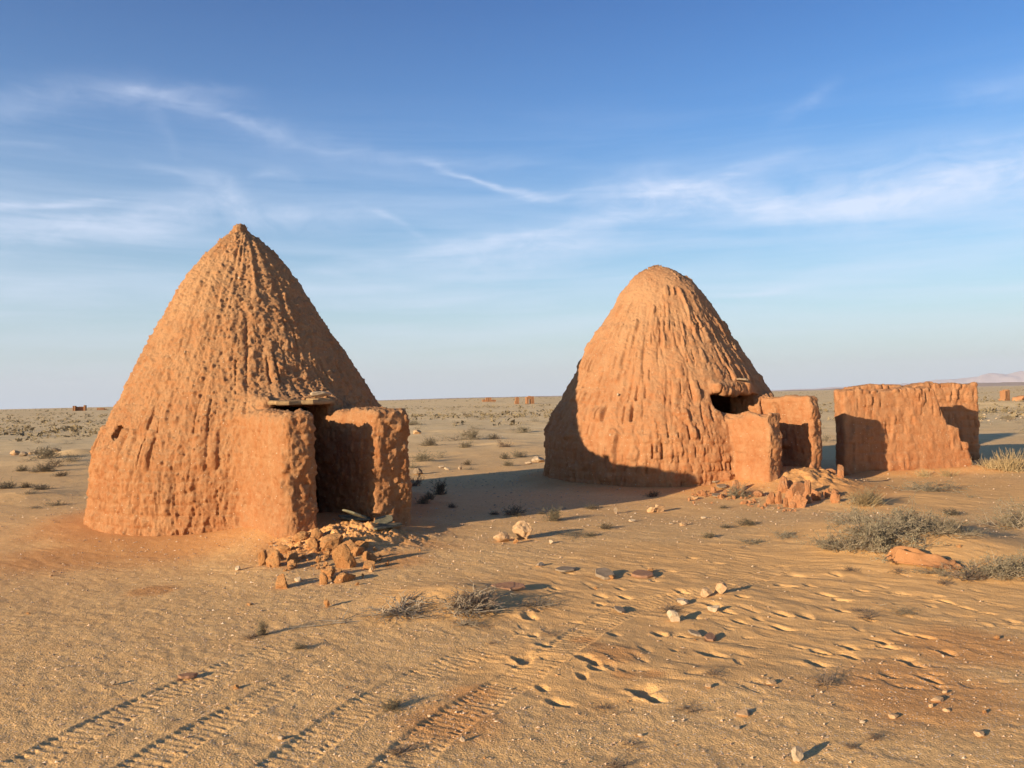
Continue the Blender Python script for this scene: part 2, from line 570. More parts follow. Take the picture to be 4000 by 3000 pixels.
def tag(o, label=None, cat=None, group=None, kind=None):
    if label: o['label'] = label
    if cat: o['category'] = cat
    if group: o['group'] = group
    if kind: o['kind'] = kind
    return o


# ------------------------------------------------------------------ materials
def new_mat(name):
    m = bpy.data.materials.new(name)
    m.use_nodes = True
    nt = m.node_tree
    b = nt.nodes['Principled BSDF']
    b.inputs['Roughness'].default_value = 0.95
    b.inputs['Specular IOR Level'].default_value = 0.12
    return m, NT(nt), b


def mud_mat(name, base, pale, red, grain=1.0, dust=0.5):
    m, N, b = new_mat(name)
    g = N.n('ShaderNodeNewGeometry')
    t = N.n('ShaderNodeTexCoord')
    P = t.outputs['Object']
    n1 = N.rng(N.noise(P, 1.3, 5, .6), .35, .68)
    n2 = N.rng(N.noise(P, 9.0, 5, .65), .35, .68)
    n3 = N.rng(N.noise(P, 70.0, 3, .6), .35, .7)
    col = N.mix(N.math('MULTIPLY', n1, .75), base, red)
    zz_ = N.n('ShaderNodeSeparateXYZ'); N.link(P, zz_.inputs[0])
    # dust and bleaching gather on the upper slopes, damp red mud shows below
    hi_ = N.math('MULTIPLY', N.rng(zz_.outputs[2], 1.3, 3.0), N.rng(N.noise(P, 2.2, 4, .6), .3, .6))
    col = N.mix(N.math('MULTIPLY', hi_, .75), col, pale)
    col = N.mix(N.math('MULTIPLY', N.rng(N.noise(P, .9, 3, .5), .52, .66), .5), col, tuple(c_ * .82 for c_ in red))
    streakv = N.n('ShaderNodeMapping'); streakv.inputs['Scale'].default_value = (6, 6, .8); N.link(P, streakv.inputs[0])
    col = N.mix(N.math('MULTIPLY', N.rng(N.noise(streakv.outputs[0], 1.0, 4, .6), .5, .7), .45), col, pale)
    col = N.mix(N.math('MULTIPLY', n2, .55), col, pale)
    # wind-blown dust settles where the surface faces up
    sz = N.n('ShaderNodeSeparateXYZ'); N.link(g.outputs['Normal'], sz.inputs[0])
    up = N.math('MULTIPLY', N.rng(sz.outputs[2], .12, .75), dust)
    col = N.mix(N.math('MULTIPLY', up, N.rng(N.noise(P, 5, 4, .6), .25, .6)), col, pale)
    col = N.mix(N.math('MULTIPLY', n3, .35), col, tuple(c * .62 for c in base))
    # straw, grit and lime flecks in the daub
    v = N.n('ShaderNodeTexVoronoi'); v.inputs['Scale'].default_value = 26
    N.link(P, v.inputs['Vector'])
    sepc = N.n('ShaderNodeSeparateColor'); N.link(v.outputs['Color'], sepc.inputs[0])
    fl = N.math('MULTIPLY', N.math('LESS_THAN', v.outputs['Distance'], .16), N.math('GREATER_THAN', sepc.outputs[0], .86))
    col = N.mix(N.math('MULTIPLY', fl, .8), col, (.72, .60, .42))
    N.link(col, b.inputs['Base Color'])
    h = N.math('ADD', N.math('MULTIPLY', N.noise(P, 34, 6, .75), 1.3), N.math('MULTIPLY', N.noise(P, 190, 3, .6), .45))
    bp = N.n('ShaderNodeBump'); bp.inputs['Strength'].default_value = 1.0 * grain; bp.inputs['Distance'].default_value = .022
    N.link(h, bp.inputs['Height']); N.link(bp.outputs[0], b.inputs['Normal'])
    return m


M_MUD1 = mud_mat('mud_daub', (.51, .224, .088), (.585, .345, .172), (.44, .167, .062), 1.0, .75)
M_MUD2 = mud_mat('mud_plaster', (.50, .217, .09), (.565, .33, .168), (.43, .158, .06), .9, .55)
M_RUIN = mud_mat('mud_wall', (.50, .217, .09), (.56, .32, .165), (.43, .158, .06), .9, .4)
M_CLOD = mud_mat('mud_clod', (.54, .245, .085), (.60, .36, .16), (.46, .18, .06), 1.0, .6)


def stone_mat(name, base, dark, light, scale=14.0):
    m, N, b = new_mat(name)
    t = N.n('ShaderNodeTexCoord'); P = t.outputs['Object']
    col = N.mix(N.rng(N.noise(P, scale, 6, .65), .35, .66), base, light)
    col = N.mix(N.math('MULTIPLY', N.rng(N.noise(P, scale * 3.1, 5, .7), .5, .7), .7), col, dark)
    N.link(col, b.inputs['Base Color'])
    bp = N.n('ShaderNodeBump'); bp.inputs['Strength'].default_value = .5; bp.inputs['Distance'].default_value = .012
    N.link(N.noise(P, scale * 2.4, 6, .7), bp.inputs['Height']); N.link(bp.outputs[0], b.inputs['Normal'])
    return m


M_PALE = stone_mat('pale_limestone', (.47, .345, .21), (.32, .21, .12), (.55, .43, .29))
M_SAND = stone_mat('ochre_sandstone', (.50, .31, .155), (.32, .16, .08), (.54, .37, .21))
M_SLATE = stone_mat('grey_slate', (.25, .185, .12), (.15, .105, .065), (.36, .27, .18))
M_BROWN = stone_mat('brown_flagstone', (.30, .16, .085), (.15, .08, .05), (.34, .19, .12))
M_LINTEL = stone_mat('weathered_lintel', (.36, .22, .10), (.15, .09, .045), (.46, .30, .145), 9)
M_GREEN = stone_mat('green_schist', (.15, .135, .085), (.07, .06, .035), (.27, .24, .15))

# ground
gm, N, b = new_mat('desert_ground')
vc = N.n('ShaderNodeVertexColor'); vc.layer_name = 'soil'
sc_ = N.n('ShaderNodeSeparateColor'); N.link(vc.outputs[0], sc_.inputs[0])
sand_f, clay_f, far_f = sc_.outputs[0], sc_.outputs[1], sc_.outputs[2]
tcg = N.n('ShaderNodeTexCoord'); P = tcg.outputs['Object']
gravel = N.mix(N.rng(N.noise(P, 3.0, 5, .6), .35, .68), (.80, .475, .19), (.86, .535, .225))
gravel = N.mix(N.math('MULTIPLY', N.rng(N.noise(P, 26, 4, .7), .45, .68), .55), gravel, (.52, .32, .125))
sandc = N.mix(N.rng(N.noise(P, 6.0, 5, .6), .35, .68), (.76, .43, .16), (.80, .47, .185))
col = N.mix(sand_f, gravel, sandc)
col = N.mix(N.math('MULTIPLY', clay_f, .85), col, (.66, .32, .11))
farc = N.mix(N.rng(N.noise(P, .11, 6, .65), .38, .64), (.80, .57, .275), (.86, .635, .33))
farc = N.mix(N.math('MULTIPLY', N.rng(N.noise(P, .9, 6, .7), .50, .66), .55), farc, (.50, .35, .15))
col = N.mix(far_f, col, farc)
# grit: light and dark grains
vg = N.n('ShaderNodeTexVoronoi'); vg.inputs['Scale'].default_value = 95; N.link(P, vg.inputs['Vector'])
sg = N.n('ShaderNodeSeparateColor'); N.link(vg.outputs['Color'], sg.inputs[0])
core = N.math('LESS_THAN', vg.outputs['Distance'], .40)
lightg = N.math('MULTIPLY', core, N.math('GREATER_THAN', sg.outputs[0], .90))
darkg = N.math('MULTIPLY', core, N.math('LESS_THAN', sg.outputs[0], .22))
notsand = N.math('SUBTRACT', 1.0, N.math('MULTIPLY', sand_f, .6))
col = N.mix(N.math('MULTIPLY', N.math('MULTIPLY', lightg, .75), notsand), col, (.84, .70, .54))
col = N.mix(N.math('MULTIPLY', N.math('MULTIPLY', darkg, .45), notsand), col, (.27, .17, .11))
N.link(col, b.inputs['Base Color'])
hb = N.math('ADD', N.math('MULTIPLY', N.noise(P, 60, 4, .7), .6), N.math('MULTIPLY', N.noise(P, 170, 3, .6), .4))
hb = N.math('ADD', hb, N.math('MULTIPLY', N.math('SUBTRACT', .5, vg.outputs['Distance']), .35))
bp = N.n('ShaderNodeBump'); bp.inputs['Distance'].default_value = .010; bp.inputs['Strength'].default_value = .7
N.link(hb, bp.inputs['Height']); N.link(bp.outputs[0], b.inputs['Normal'])
M_GROUND = gm


# ------------------------------------------------------------------ ground sheet
def build_ground():
    dense = np.arange(-38.0, 38.01, 0.072)
    outer = np.concatenate([np.arange(-180, -90, 4.0), np.arange(-90, -38, 1.0)])
    ang = np.concatenate([outer, dense, -outer[::-1][:-1]]) if False else np.concatenate([outer, dense, np.arange(39, 90, 1.0), np.arange(90, 180, 4.0)])
    rr = [0.25, .6, 1.0, 1.4, 1.8, 2.1, 2.3, 2.5, 2.65, 2.8]
    r = 2.8
    while r < 13000:
        if r < 8: st = .0115
        elif r < 17: st = .0115 + (r - 8) / 9 * .022
        elif r < 60: st = .0335 + (r - 17) / 43 * .35
        else: st = r * (.0065 + min((r - 60) / 1500, 1) * .05)
        r += st
        rr.append(r)
    rr = np.array(rr)
    A, Q = np.meshgrid(np.radians(ang), rr)
    x = (Q * np.sin(A)).ravel(); y = (Q * np.cos(A)).ravel()
    z = H_base(x, y)
    m = Q.ravel() < 420
    zz = np.zeros_like(z)
    zz[m] = H_fine(x[m], y[m])
    z = z + zz
    nA, nR = len(ang), len(rr)
    idx = np.arange(nA * nR).reshape(nR, nA)
    a = idx[:-1, :]; c = idx[1:, :]
    a2 = np.roll(a, -1, 1); c2 = np.roll(c, -1, 1)
    F = np.stack([a, a2, c2, c], -1).reshape(-1, 4)[:, ::-1]
    me = mesh_from('ground', np.stack([x, y, z], 1), F, M_GROUND)
    sd = sandiness(x, y) * sst(60, 20, Q.ravel())
    cl = np.zeros_like(x)
    for (p, q, s) in CLAY:
        cl = np.maximum(cl, np.exp(-((x - p) ** 2 + (y - q) ** 2) / s ** 2))
    for Hc in (H1, H2):
        rho = np.hypot(x - Hc[0], y - Hc[1])
        cl = np.maximum(cl, .95 * sst(3.5, 2.3, rho))
        lx, ly = loc(Hc, x, y)
        cl = np.maximum(cl, 1.25 * np.exp(-((lx - 3.2) ** 2 / 1.8 + ly ** 2 / 1.6)))
    cl = np.maximum(cl, .9 * np.exp(-((y - 15.2) ** 2 / .2)) * sst(5.6, 6.3, x) * sst(9.8, 8.9, x))
    cl = np.clip(sst(.25, .9, cl + .28 * fb2(x * 2.3, y * 2.3, 4)), 0, 1)
    fr = sst(13, 45, Q.ravel() + 6 * fb2(x * .3, y * .3, 3))
    colr = np.stack([sd, cl, fr, np.ones_like(sd)], 1).astype(np.float32)
    at_ = me.color_attributes.new('soil', 'FLOAT_COLOR', 'POINT')
    at_.data.foreach_set('color', colr.ravel())
    o = put('ground', me)
    tag(o, 'sandy gravel desert floor with wheel tracks and footprints', None, None, 'structure')
    print('ground', len(x), time.time() - T0)


build_ground()

# ------------------------------------------------------------------ signed-distance modelling
import openvdb


def smin(a, b, k):
    h = np.clip(.5 + .5 * (b - a) / k, 0, 1)
    return b * (1 - h) + a * h - k * h * (1 - h)


def smax(a, b, k):
    return -smin(-a, -b, k)


def rbox(x, y, z, c, hs, r):
    qx = np.abs(x - c[0]) - (hs[0] - r); qy = np.abs(y - c[1]) - (hs[1] - r); qz = np.abs(z - c[2]) - (hs[2] - r)
    out = np.sqrt(np.maximum(qx, 0) ** 2 + np.maximum(qy, 0) ** 2 + np.maximum(qz, 0) ** 2)
    return out + np.minimum(np.maximum(qx, np.maximum(qy, qz)), 0) - r


def polygonize(fn, lo, hi, vox):
    n = [int((h - l) / vox) + 1 for l, h in zip(lo, hi)]
    X = (lo[0] + vox * np.arange(n[0])).astype(np.float32)[:, None, None]
    Y = (lo[1] + vox * np.arange(n[1])).astype(np.float32)[None, :, None]
    Z = (lo[2] + vox * np.arange(n[2])).astype(np.float32)[None, None, :]
    D = np.empty(n, np.float32)
    for s in range(0, n[0], 24):
        xs = X[s:s + 24]
        D[s:s + 24] = np.broadcast_to(fn(xs, Y, Z), (xs.shape[0], n[1], n[2]))
    bgv = vox * 4
    D = np.clip(D, -bgv, bgv)
    D[0] = bgv; D[-1] = bgv; D[:, 0] = bgv; D[:, -1] = bgv; D[:, :, 0] = bgv; D[:, :, -1] = bgv
    g = openvdb.FloatGrid(bgv)
    g.copyFromArray(D, tolerance=0)
    pts, quads = g.convertToQuads(0.0)
    pts = np.array(pts) * vox + np.array(lo)
    return pts, np.array(quads)[:, ::-1]


def vnormals(V, F):
    n = np.zeros_like(V)
    a = V[F[:, 0]]; b_ = V[F[:, 1]]; c = V[F[:, 2]]; d = V[F[:, 3]]
    fn = np.cross(c - a, d - b_)
    for k in range(4):
        np.add.at(n, F[:, k], fn)
    return n / (np.linalg.norm(n, axis=1, keepdims=True) + 1e-12)


def split_put(names, V, F, sel, mat, parent, nrm):
    """cut one continuous surface into its parts, keeping its shading continuous"""
    outs = []
    for k, nm in enumerate(names):
        f = F[sel == k]
        if len(f) == 0:
            continue
        used, inv = np.unique(f, return_inverse=True)
        me = mesh_from(nm, V[used], inv.reshape(f.shape), mat)
        me.normals_split_custom_set_from_vertices(nrm[used].tolist())
        outs.append(put(nm, me, parent))
    return outs


def profile(zs, rs):
    zs = np.array(zs, np.float32); rs = np.array(rs, np.float32)

    def f(z):
        return np.interp(z, zs, rs).astype(np.float32)
    return f


Z1 = [-.6, .0, .3, .5, 1.0, 1.4, 1.65, 2.15, 2.75, 3.2, 3.41, 3.68, 3.95, 4.07, 4.16, 4.2]
R1 = [2.16, 2.10, 2.095, 2.08, 1.99, 1.83, 1.69, 1.44, 1.14, .88, .74, .54, .30, .13, .07, -.2]
Z2 = [-.6, .0, .4, .9, 1.2, 1.62, 2.2, 2.8, 3.2, 3.5, 3.66, 3.80, 3.92, 3.99, 4.03, 4.1]
R2 = [2.25, 2.25, 2.27, 2.24, 2.13, 1.90, 1.57, 1.22, .96, .77, .64, .49, .33, .18, .02, -.4]


def hut_sdf(P, which):
    def fn(x, y, z):
        if which == 1:      # the cone leans a little
            ln_ = np.clip((z - 1.7) / 2.4, 0, 1)
            x = x + .05 * ln_; y = y + .07 * ln_
        rho = np.sqrt(x * x + y * y)
        phi = np.arctan2(y, x)
        if which == 1:
            rad = P(z) * (1 + .012 * np.sin(phi * 3 + 1) + .008 * np.sin(phi * 5 + z * 2)) + .008 * np.sin(z * 5.3 + phi * 2) + .11 * np.clip(np.cos(phi - 1.22), 0, 1) ** 2 * sst(2.7, 1.7, z)
        else:
            rad = P(z) * (1 + .012 * np.sin(phi * 2 + 2) + .010 * np.sin(phi * 5 - z)) + .016 * np.sin(z * 4.1 + phi)
            # ledge where an older, thicker coat of daub ends
            rad = rad + .022 * sst(2.88, 2.80, z + .05 * np.sin(phi * 9)) * sst(2.1, 2.75, z) * sst(-.6, -.1, np.cos(phi + 2.0))
        outer = (rho - rad) * .82
        if which == 1:
            lw, lt = 1.49, .16     # near wall top, half thickness
            yw = y + .022 * np.sin(z * 4.1 + x * 3) - .010 * np.sin(z * 9 + x * 5); zw = z + .014 * np.sin(x * 5.5 + y * 4) + .010 * np.sin(x * 13); xw = x + .03 * np.sin(z * 3.3 + 1) + .012 * np.sin(z * 9 + y * 7)
            nearw = rbox(xw, yw, zw, (2.30, -.585, .4), (1.03, .18 + .03 * sst(1.5, .2, z), 1.10), .115)
            farw = rbox(xw, yw, zw, (2.25, .52, .4), (1.09, .235 + .03 * sst(1.5, .2, z), 1.095), .10)
            # the roof sags down onto the far wall
            w = smin(nearw, farw, .03)
            s = smin(outer, w, .22)
            lip = rbox(x, y, z, (1.76, -.02, 1.60), (.26, .50, .055), .05)
            s = smin(s, lip, .24)
            cut = rbox(x, y, z, (2.6, -.065, .35), (2.2, .325, 1.22), .05)
            inner = (rho - (rad - .40)) * .82
            inner = np.maximum(inner, z - 3.0)
            s = smax(s, -cut, .05)
            s = smax(s, -inner, .05)
            wr = math.hypot(WIN[0], WIN[1]); wa = (WIN[0] / wr, WIN[1] / wr)
            win = rbox(x * wa[0] + y * wa[1], -x * wa[1] + y * wa[0], z, (wr, 0, WIN[2]), (.30, .085, .075), .02)
            s = smax(s, -win, .02)
            # crown knob
            kn = rbox(x, y, z, (0, 0, 4.10), (.075, .065, .11), .03)
            s = smin(s, kn, .08)
        else:
            yw = y + .010 * np.sin(z * 4.1 + x * 3); zw = z + .014 * np.sin(x * 6 + y * 4) + .012 * np.sin(x * 15); xw = x + .02 * np.sin(z * 4.3 + 1) + .016 * np.sin(z * 11 + y * 7)
            nearw = rbox(xw, yw, zw, (1.86, -.56, .2), (1.02, .16, 1.06), .05)
            farw = rbox(xw, yw, zw, (1.98, .56, .2), (.92, .14, 1.30), .065)
            s = smin(outer, smin(nearw, farw, .03), .07)
            cut = rbox(x, y, z, (2.6, .0, .3), (2.2, .40, 1.25), .04)
            hole = rbox(x, y, z, (2.05, -.38, 1.40), (.75, .40, .185), .07)
            hole = hole + .03 * np.sin(y * 19 + z * 5) + .07 * np.sin(x * 9 + y * 13) * np.cos(y * 7 - z * 11)
            inner = (rho - (rad - .36)) * .82
            inner = np.maximum(inner, z - 3.0)
            s = smax(s, -cut, .04)
            s = smax(s, -hole, .03)
            s = smax(s, -inner, .04)
            # hood of daub over the break
            hood = rbox(x, y, z, (1.70, -.26, 1.68), (.22, .46, .07), .05) + .03 * np.sin(y * 15) * np.cos(z * 13 + x * 9)
            s = smin(s, hood, .10)
            # stump of the collapsed jamb
            st = rbox(x, y, z, (1.62, .52, 1.36), (.34, .20, .19), .05) + .05 * np.sin(x * 17 + z * 9) * np.cos(y * 15)
            s = smin(s, st, .05)
        return s
    return fn


WIN = None


def hit_cone(u, v, Hc, prof):
    """the point of a hut's skin seen at (u, v), in the hut's own axes"""
    d = ray_dir(u, v); p = np.array([0, 0, EYE], float)
    t = 6.0
    while t < 25:
        q = p + d * t
        if math.hypot(q[0] - Hc[0], q[1] - Hc[1]) < float(prof(q[2])):
            break
        t += .01
    lx, ly = loc(Hc, q[0], q[1])
    return lx, ly, q[2]


P1 = profile(Z1, R1)
P2 = profile(Z2, R2)
WIN = hit_cone(253, 934, H1, P1)


def lumps_laid(u, z, hc, wc, seed):
    """courses of short upright lumps of daub: height 0..1 of the lump, 0 in the joints"""
    zw = z + .09 * vn2(u * 1.3 + seed, z * 1.1) + .02 * vn2(u * 6 + seed, z * 2.0)
    uw = u + .016 * vn2(u * 5 + seed, z * 4) + .05 * vn2(u * 1.7, z * 1.6 + seed)
    row = np.floor(zw / hc)
    ri = row.astype(np.int64) + seed
    uo = uw / wc + .5 * (row % 2) + .6 * _h2(ri, ri * 5 + 3)
    ci = np.floor(uo).astype(np.int64)
    h1_ = _h2(ci * 3 + 11, ri * 7); h2_ = _h2(ci * 5 + 2, ri * 3 + 9)
    t = zw / hc - row + .16 * h2_             # each lump starts a little higher or lower
    f = (uo - ci - .5) * 2 * (1.0 + .25 * h1_)
    body = np.sqrt(np.clip(1 - f * f, 0, 1))
    end = sst(.0, .16, t) * (1 - .45 * sst(.35, 1.05, t))
    amp = np.clip(.38 + .95 * h1_, 0, 1.25)
    return body * end * amp, sst(.80, .97, np.abs(f)) * np.clip(.25 + 1.5 * h2_, 0, 1) * sst(.0, .15, t) * sst(1.0, .75, t)


def relief(V, nrm, prof, which):
    x, y, z = V[:, 0], V[:, 1], V[:, 2]
    rho = np.hypot(x, y) + 1e-6
    rad = prof(z)
    onc = sst(.34, .16, rho - rad) * sst(-.25, -.1, rho - rad)    # on the cone, not on the porch or inside
    qx = x / rho * 2.0; qy = y / rho * 2.0
    d = np.zeros(len(V))
    wz = z + .18 * vn3(qx * 3, qy * 3, z * .8)
    qs = np.clip(rad / 2.0, .25, 1.2)      # keep the grain the same size up the cone
    wx = qx + .05 * vn3(qx * 4, qy * 4, z * 3.0); wy = qy + .05 * vn3(qx * 4 + 7, qy * 4, z * 3.0)
    if which == 1:
        lower = sst(2.9, 1.9, z)
        n1 = vn3(wx * 5.6, wy * 5.6, wz * 1.15)
        groove = 1 - sst(.0, .24, np.abs(n1))
        mod = sst(-.25, .35, vn3(wx * 3.1 + 20, wy * 3.1, wz * 1.5 + 4))
        band = np.exp(-((z - 1.15) / .38) ** 2)
        d += -(.006 + .022 * band) * groove * mod * onc * sst(3.0, 2.0, z)
        pit = vn3(wx * 8.5 + 40, wy * 8.5, wz * 1.7)
        d += -.014 * sst(.30, .62, pit) * onc * sst(2.5, 1.6, z)
        rdg = vn3(wx * 9.5 + 70, wy * 9.5, wz * 1.5)
        d += .008 * sst(.0, .45, rdg) * onc * sst(2.6, 1.7, z)
        up_ = sst(1.8, 2.4, z) * onc
        d += up_ * .020 * vn3(wx * 9, wy * 9, wz * 1.6)
        fing = vn3(wx * 8.5 + 5, wy * 8.5, wz * 1.9)
        d += .010 * sst(.0, .5, fing) * onc * (.5 + .5 * lower)
        # upper cone: crumbly lumps
        d += .022 * sst(1.3, 2.4, z) * fb3(x * 8, y * 8, z * 4.5, 4, .7) * onc
        # courses low down
        arc = np.arctan2(y, x) * 2.0
        B1, J1 = lumps_laid(arc, z + .30, .52, .175, 40)
        wr_ = (.45 + .55 * sst(-.35, .25, vn3(qx * 1.6, qy * 1.6, z * 1.6))) * sst(3.3, 2.3, z) * onc
        lo_ = .42 + 1.05 * np.exp(-((z - 1.18) / .34) ** 2)
        wr_ = wr_ * sst(-.12, .16, z + .12 * vn2(arc * 2, z * 0 + 3))
        d += (.048 * B1 - .062 * J1 - .012) * wr_ * lo_
        d += .016 * sst(1.4, 2.2, z) * onc * fb3(x * 12, y * 12, z * 9, 4, .75)
        B2, J2 = lumps_laid(arc, z, .15, .085, 90)
        d += (.018 * B2 - .008) * (.3 + .7 * sst(1.1, .6, z)) * sst(2.6, 1.6, z) * onc
        course = np.abs(((z + .02 * vn3(qx * 3, qy * 3, z)) / .135 % 1) - .5) * 2
        vj = vn3(qx * 8, qy * 8, np.floor(z / .135) * 3.7)
        d += -(.009 * sst(.6, 1.0, course) + .014 * (1 - sst(0, .12, np.abs(vj)))) * sst(1.3, .7, z) * onc
    else:
        n1 = vn3(wx * 6.2, wy * 6.2, wz * .95)
        groove = 1 - sst(.0, .17, np.abs(n1))
        mod = sst(-.35, .25, vn3(wx * 3.1 + 20, wy * 3.1, wz * 1.9 + 4)) * sst(3.4, 2.7, z)
        d += -.022 * groove * mod * onc
        fing = vn3(wx * 8.0 + 5, wy * 8.0, wz * 2.3)
        d += .012 * sst(.05, .5, fing) * onc * sst(3.7, 3.0, z)
        arc = np.arctan2(y, x) * 2.0
        B1, J1 = lumps_laid(arc, z, .30, .160, 140)
        wr_ = (.4 + .6 * sst(-.35, .25, vn3(qx * 1.6, qy * 1.6, z * 1.6))) * sst(3.55, 2.6, z) * onc
        wr_ = wr_ * sst(-.12, .16, z + .12 * vn2(arc * 2, z * 0 + 3))
        d += (.032 * B1 - .062 * J1 - .006) * wr_
        B2, J2 = lumps_laid(arc, z, .155, .16, 190)
        d += (.020 * B2 - .010 * J2 - .008) * sst(1.5, .8, z) * onc
        # sparse standing lumps
        lp = vn3(qx * 7 + 31, qy * 7, z * 3.2)
        d += .036 * sst(.50, .72, lp) * onc
        hc = .155
        zz = z + .03 * vn3(qx * 2, qy * 2, z)
        course = np.abs((zz / hc % 1) - .5) * 2
        ang = np.arctan2(y, x)
        row = np.floor(zz / hc)
        uj = (ang * 2.2 / .26 + (row % 2) * .5 + .25 * _h2(row.astype(np.int64), row.astype(np.int64) * 3)) % 1
        vj = np.abs(uj - .5) * 2
        cell = _h2(np.floor(ang * 2.2 / .26 + (row % 2) * .5).astype(np.int64), row.astype(np.int64))
        low = sst(1.7, .9, z) * onc * sst(-.4, .1, vn3(qx * 1.5, qy * 1.5, z * 1.3) + .25)
        d += (-.008 * sst(.5, 1.0, course) - .012 * sst(.72, 1.0, vj) + .010 * cell) * low
        pit = vn3(wx * 6.5 + 40, wy * 6.5, wz * 1.9)
        d += -.028 * sst(.34, .62, pit) * onc * sst(3.4, 2.6, z)
    # porch walls: rough hand-laid mud, much rougher on the wall ends
    pw = (1 - onc)
    endf = sst(.55, .9, nrm[:, 0]) * pw
    d += pw * .012 * fb3(x * 4, y * 4, z * 3, 3)
    d += endf * .030 * fb3(x * 9, y * 9 , z * 7, 3, .6)
    wc = np.abs((z / .14 % 1) - .5) * 2
    d += -pw * .006 * sst(.75, 1, wc)
    wu = np.where(np.abs(nrm[:, 1]) > .6, x, y)
    Bw, Jw = lumps_laid(wu, z, .17, .14, 240)
    d += pw * (.016 * Bw - .008 * Jw - .006) * (.4 + .6 * sst(-.2, .3, vn3(x * 2, y * 2, z * 2)))
    # overall roughness: straw, crumbs
    d += .014 * fb3(x * 6, y * 6, z * 6, 3, .55)
    n4 = fb3(x * 23, y * 23, z * 15, 3, .85)
    d += (.026 if which == 1 else .017) * n4
    d += (.018 if which == 1 else .010) * sst(.35, .7, vn3(x * 28, y * 28, z * 20))
    # washed-out foot
    d += .03 * sst(.40, .0, z) * onc
    return d


def build_hut(Hc, which, prof, mat, label, lo, hi, vox):
    V, F = polygonize(hut_sdf(prof, which), lo, hi, vox)
    nrm = vnormals(V, F)
    # orient outwards
    cen = V.mean(0)
    top = np.argmax(V[:, 2])
    if nrm[top, 2] < 0:
        F = F[:, ::-1]; nrm = -nrm
    V = V + nrm * relief(V, nrm, prof, which)[:, None]
    nrm = vnormals(V, F)
    root = bpy.data.objects.new('mud_hut', None); C.objects.link(root)
    root.location = (Hc[0], Hc[1], 0); root.rotation_euler = (0, 0, ROT)
    tag(root, label, 'mud hut', 'conical mud huts')
    fc = V[F].mean(1)
    rho = np.hypot(fc[:, 0], fc[:, 1])
    pr = (rho > prof(fc[:, 2]) + .05) & (fc[:, 0] > .8) & (np.abs(fc[:, 1]) < 1.05) & (fc[:, 2] < (1.60 if which == 1 else 1.55))
    sel = np.where(pr, np.where(fc[:, 1] < 0, 1, 2), 0)
    parts = split_put(['conical_wall', 'porch_wall', 'porch_wall'], V, F, sel, mat, root, nrm)
    print('hut', which, len(V), time.time() - T0)
    return root, parts


hut1, parts1 = build_hut(H1, 1, P1, M_MUD1, 'pointed conical mud hut on the left with a walled porch and stone lintel', (-2.45, -2.45, -.15), (3.60, 2.45, 4.35), .0165)
hut2, parts2 = build_hut(H2, 2, P2, M_MUD2, 'round-topped mud hut on the right with a broken hole above its porch', (-2.5, -2.5, -.15), (3.15, 2.5, 4.2), .0185)

# ------------------------------------------------------------------ the two free-standing ruined walls
RO = np.array([6.1, 15.35])


def wall_mesh(fn, lo, hi, vox, amp, bricks):
    V, F = polygonize(fn, lo, hi, vox)
    nrm = vnormals(V, F)
    if nrm[np.argmax(V[:, 2]), 2] < 0:
        F = F[:, ::-1]; nrm = -nrm
    x, y, z = V.T
    hc = .165
    zz = z + .03 * vn2(x * 2, z)
    row = np.floor(zz / hc)
    course = np.abs((zz / hc % 1) - .5) * 2
    uj = (x / .33 + (row % 2) * .5 + .1 * vn2(x * 4, z * 3)) % 1
    cell = _h2(np.floor(x / .33 + (row % 2) * .5).astype(np.int64), row.astype(np.int64))
    worn = sst(-.35, .25, vn3(x * 1.6, y * 1.6, z * 1.4))
    d = bricks * worn * (-.009 * sst(.5, 1, course) - .014 * sst(.74, 1, np.abs(uj - .5) * 2) + .012 * cell)
    d += -.026 * sst(.3, .6, vn3(x * 7 + 3, y * 7, z * 3.1)) + .022 * sst(.2, .55, vn3(x * 6 + 33, y * 6, z * 3.5))
    g = vn3(x * 5.0, y * 5, z * 1.1)
    d += -.008 * (1 - sst(0, .16, np.abs(g))) * sst(.35, .9, z) * sst(-.2, .3, vn3(x * 2, y * 2, z * 2 + 9))
    d += amp * fb3(x * 3, y * 3, z * 2.5, 3) + .018 * fb3(x * 13, y * 13, z * 9, 4, .65)
    wu = np.where(np.abs(nrm[:, 1]) > .6, x, y + 3)
    B1, J1 = lumps_laid(wu, z, .27, .15, 340)
    B2, J2 = lumps_laid(wu, z, .155, .26, 390)
    upz = sst(.55, .85, z)
    vary = .35 + .65 * sst(-.3, .3, vn3(x * 1.7 + 5, y, z * 1.9))
    d += (upz * (.024 * B1 - .040 * J1 - .006) + (1 - upz) * (.014 * B2 - .030 * J2 - .012 * sst(.80, 1, course))) * vary
    V = V + nrm * d[:, None]
    return V, F, vnormals(V, F)


def front_sdf(x, y, z):
    top = 1.66 + .012 * np.sin(x * 7) + .05 * np.exp(-((x - 1.75) / .16) ** 2) - .03 * np.exp(-((x - .75) / .5) ** 2)
    # stepped, fallen right-hand end
    edge = np.interp(z, [-.5, .25, .62, .66, .90, .96, 1.15, 1.35, 1.62, 1.7], [2.49, 2.47, 2.38, 2.29, 2.22, 2.03, 1.92, 1.86, 1.78, 1.70]).astype(np.float32)
    s = rbox(x, y, z, (1.35, .0, .5), (1.37, .20, 1.5), .07)
    s = smax(s, (z - top), .06)
    s = smax(s, (x - edge) * .8, .07)
    return s


def back_sdf(x, y, z):
    top = 1.73 + .015 * np.sin(x * 5 + 1) + .010 * np.sin(x * 11)
    s = rbox(x, y, z, (2.20, 1.45, .5), (1.36, .20, 1.5), .07)
    s = smax(s, (z - top), .06)
    return s


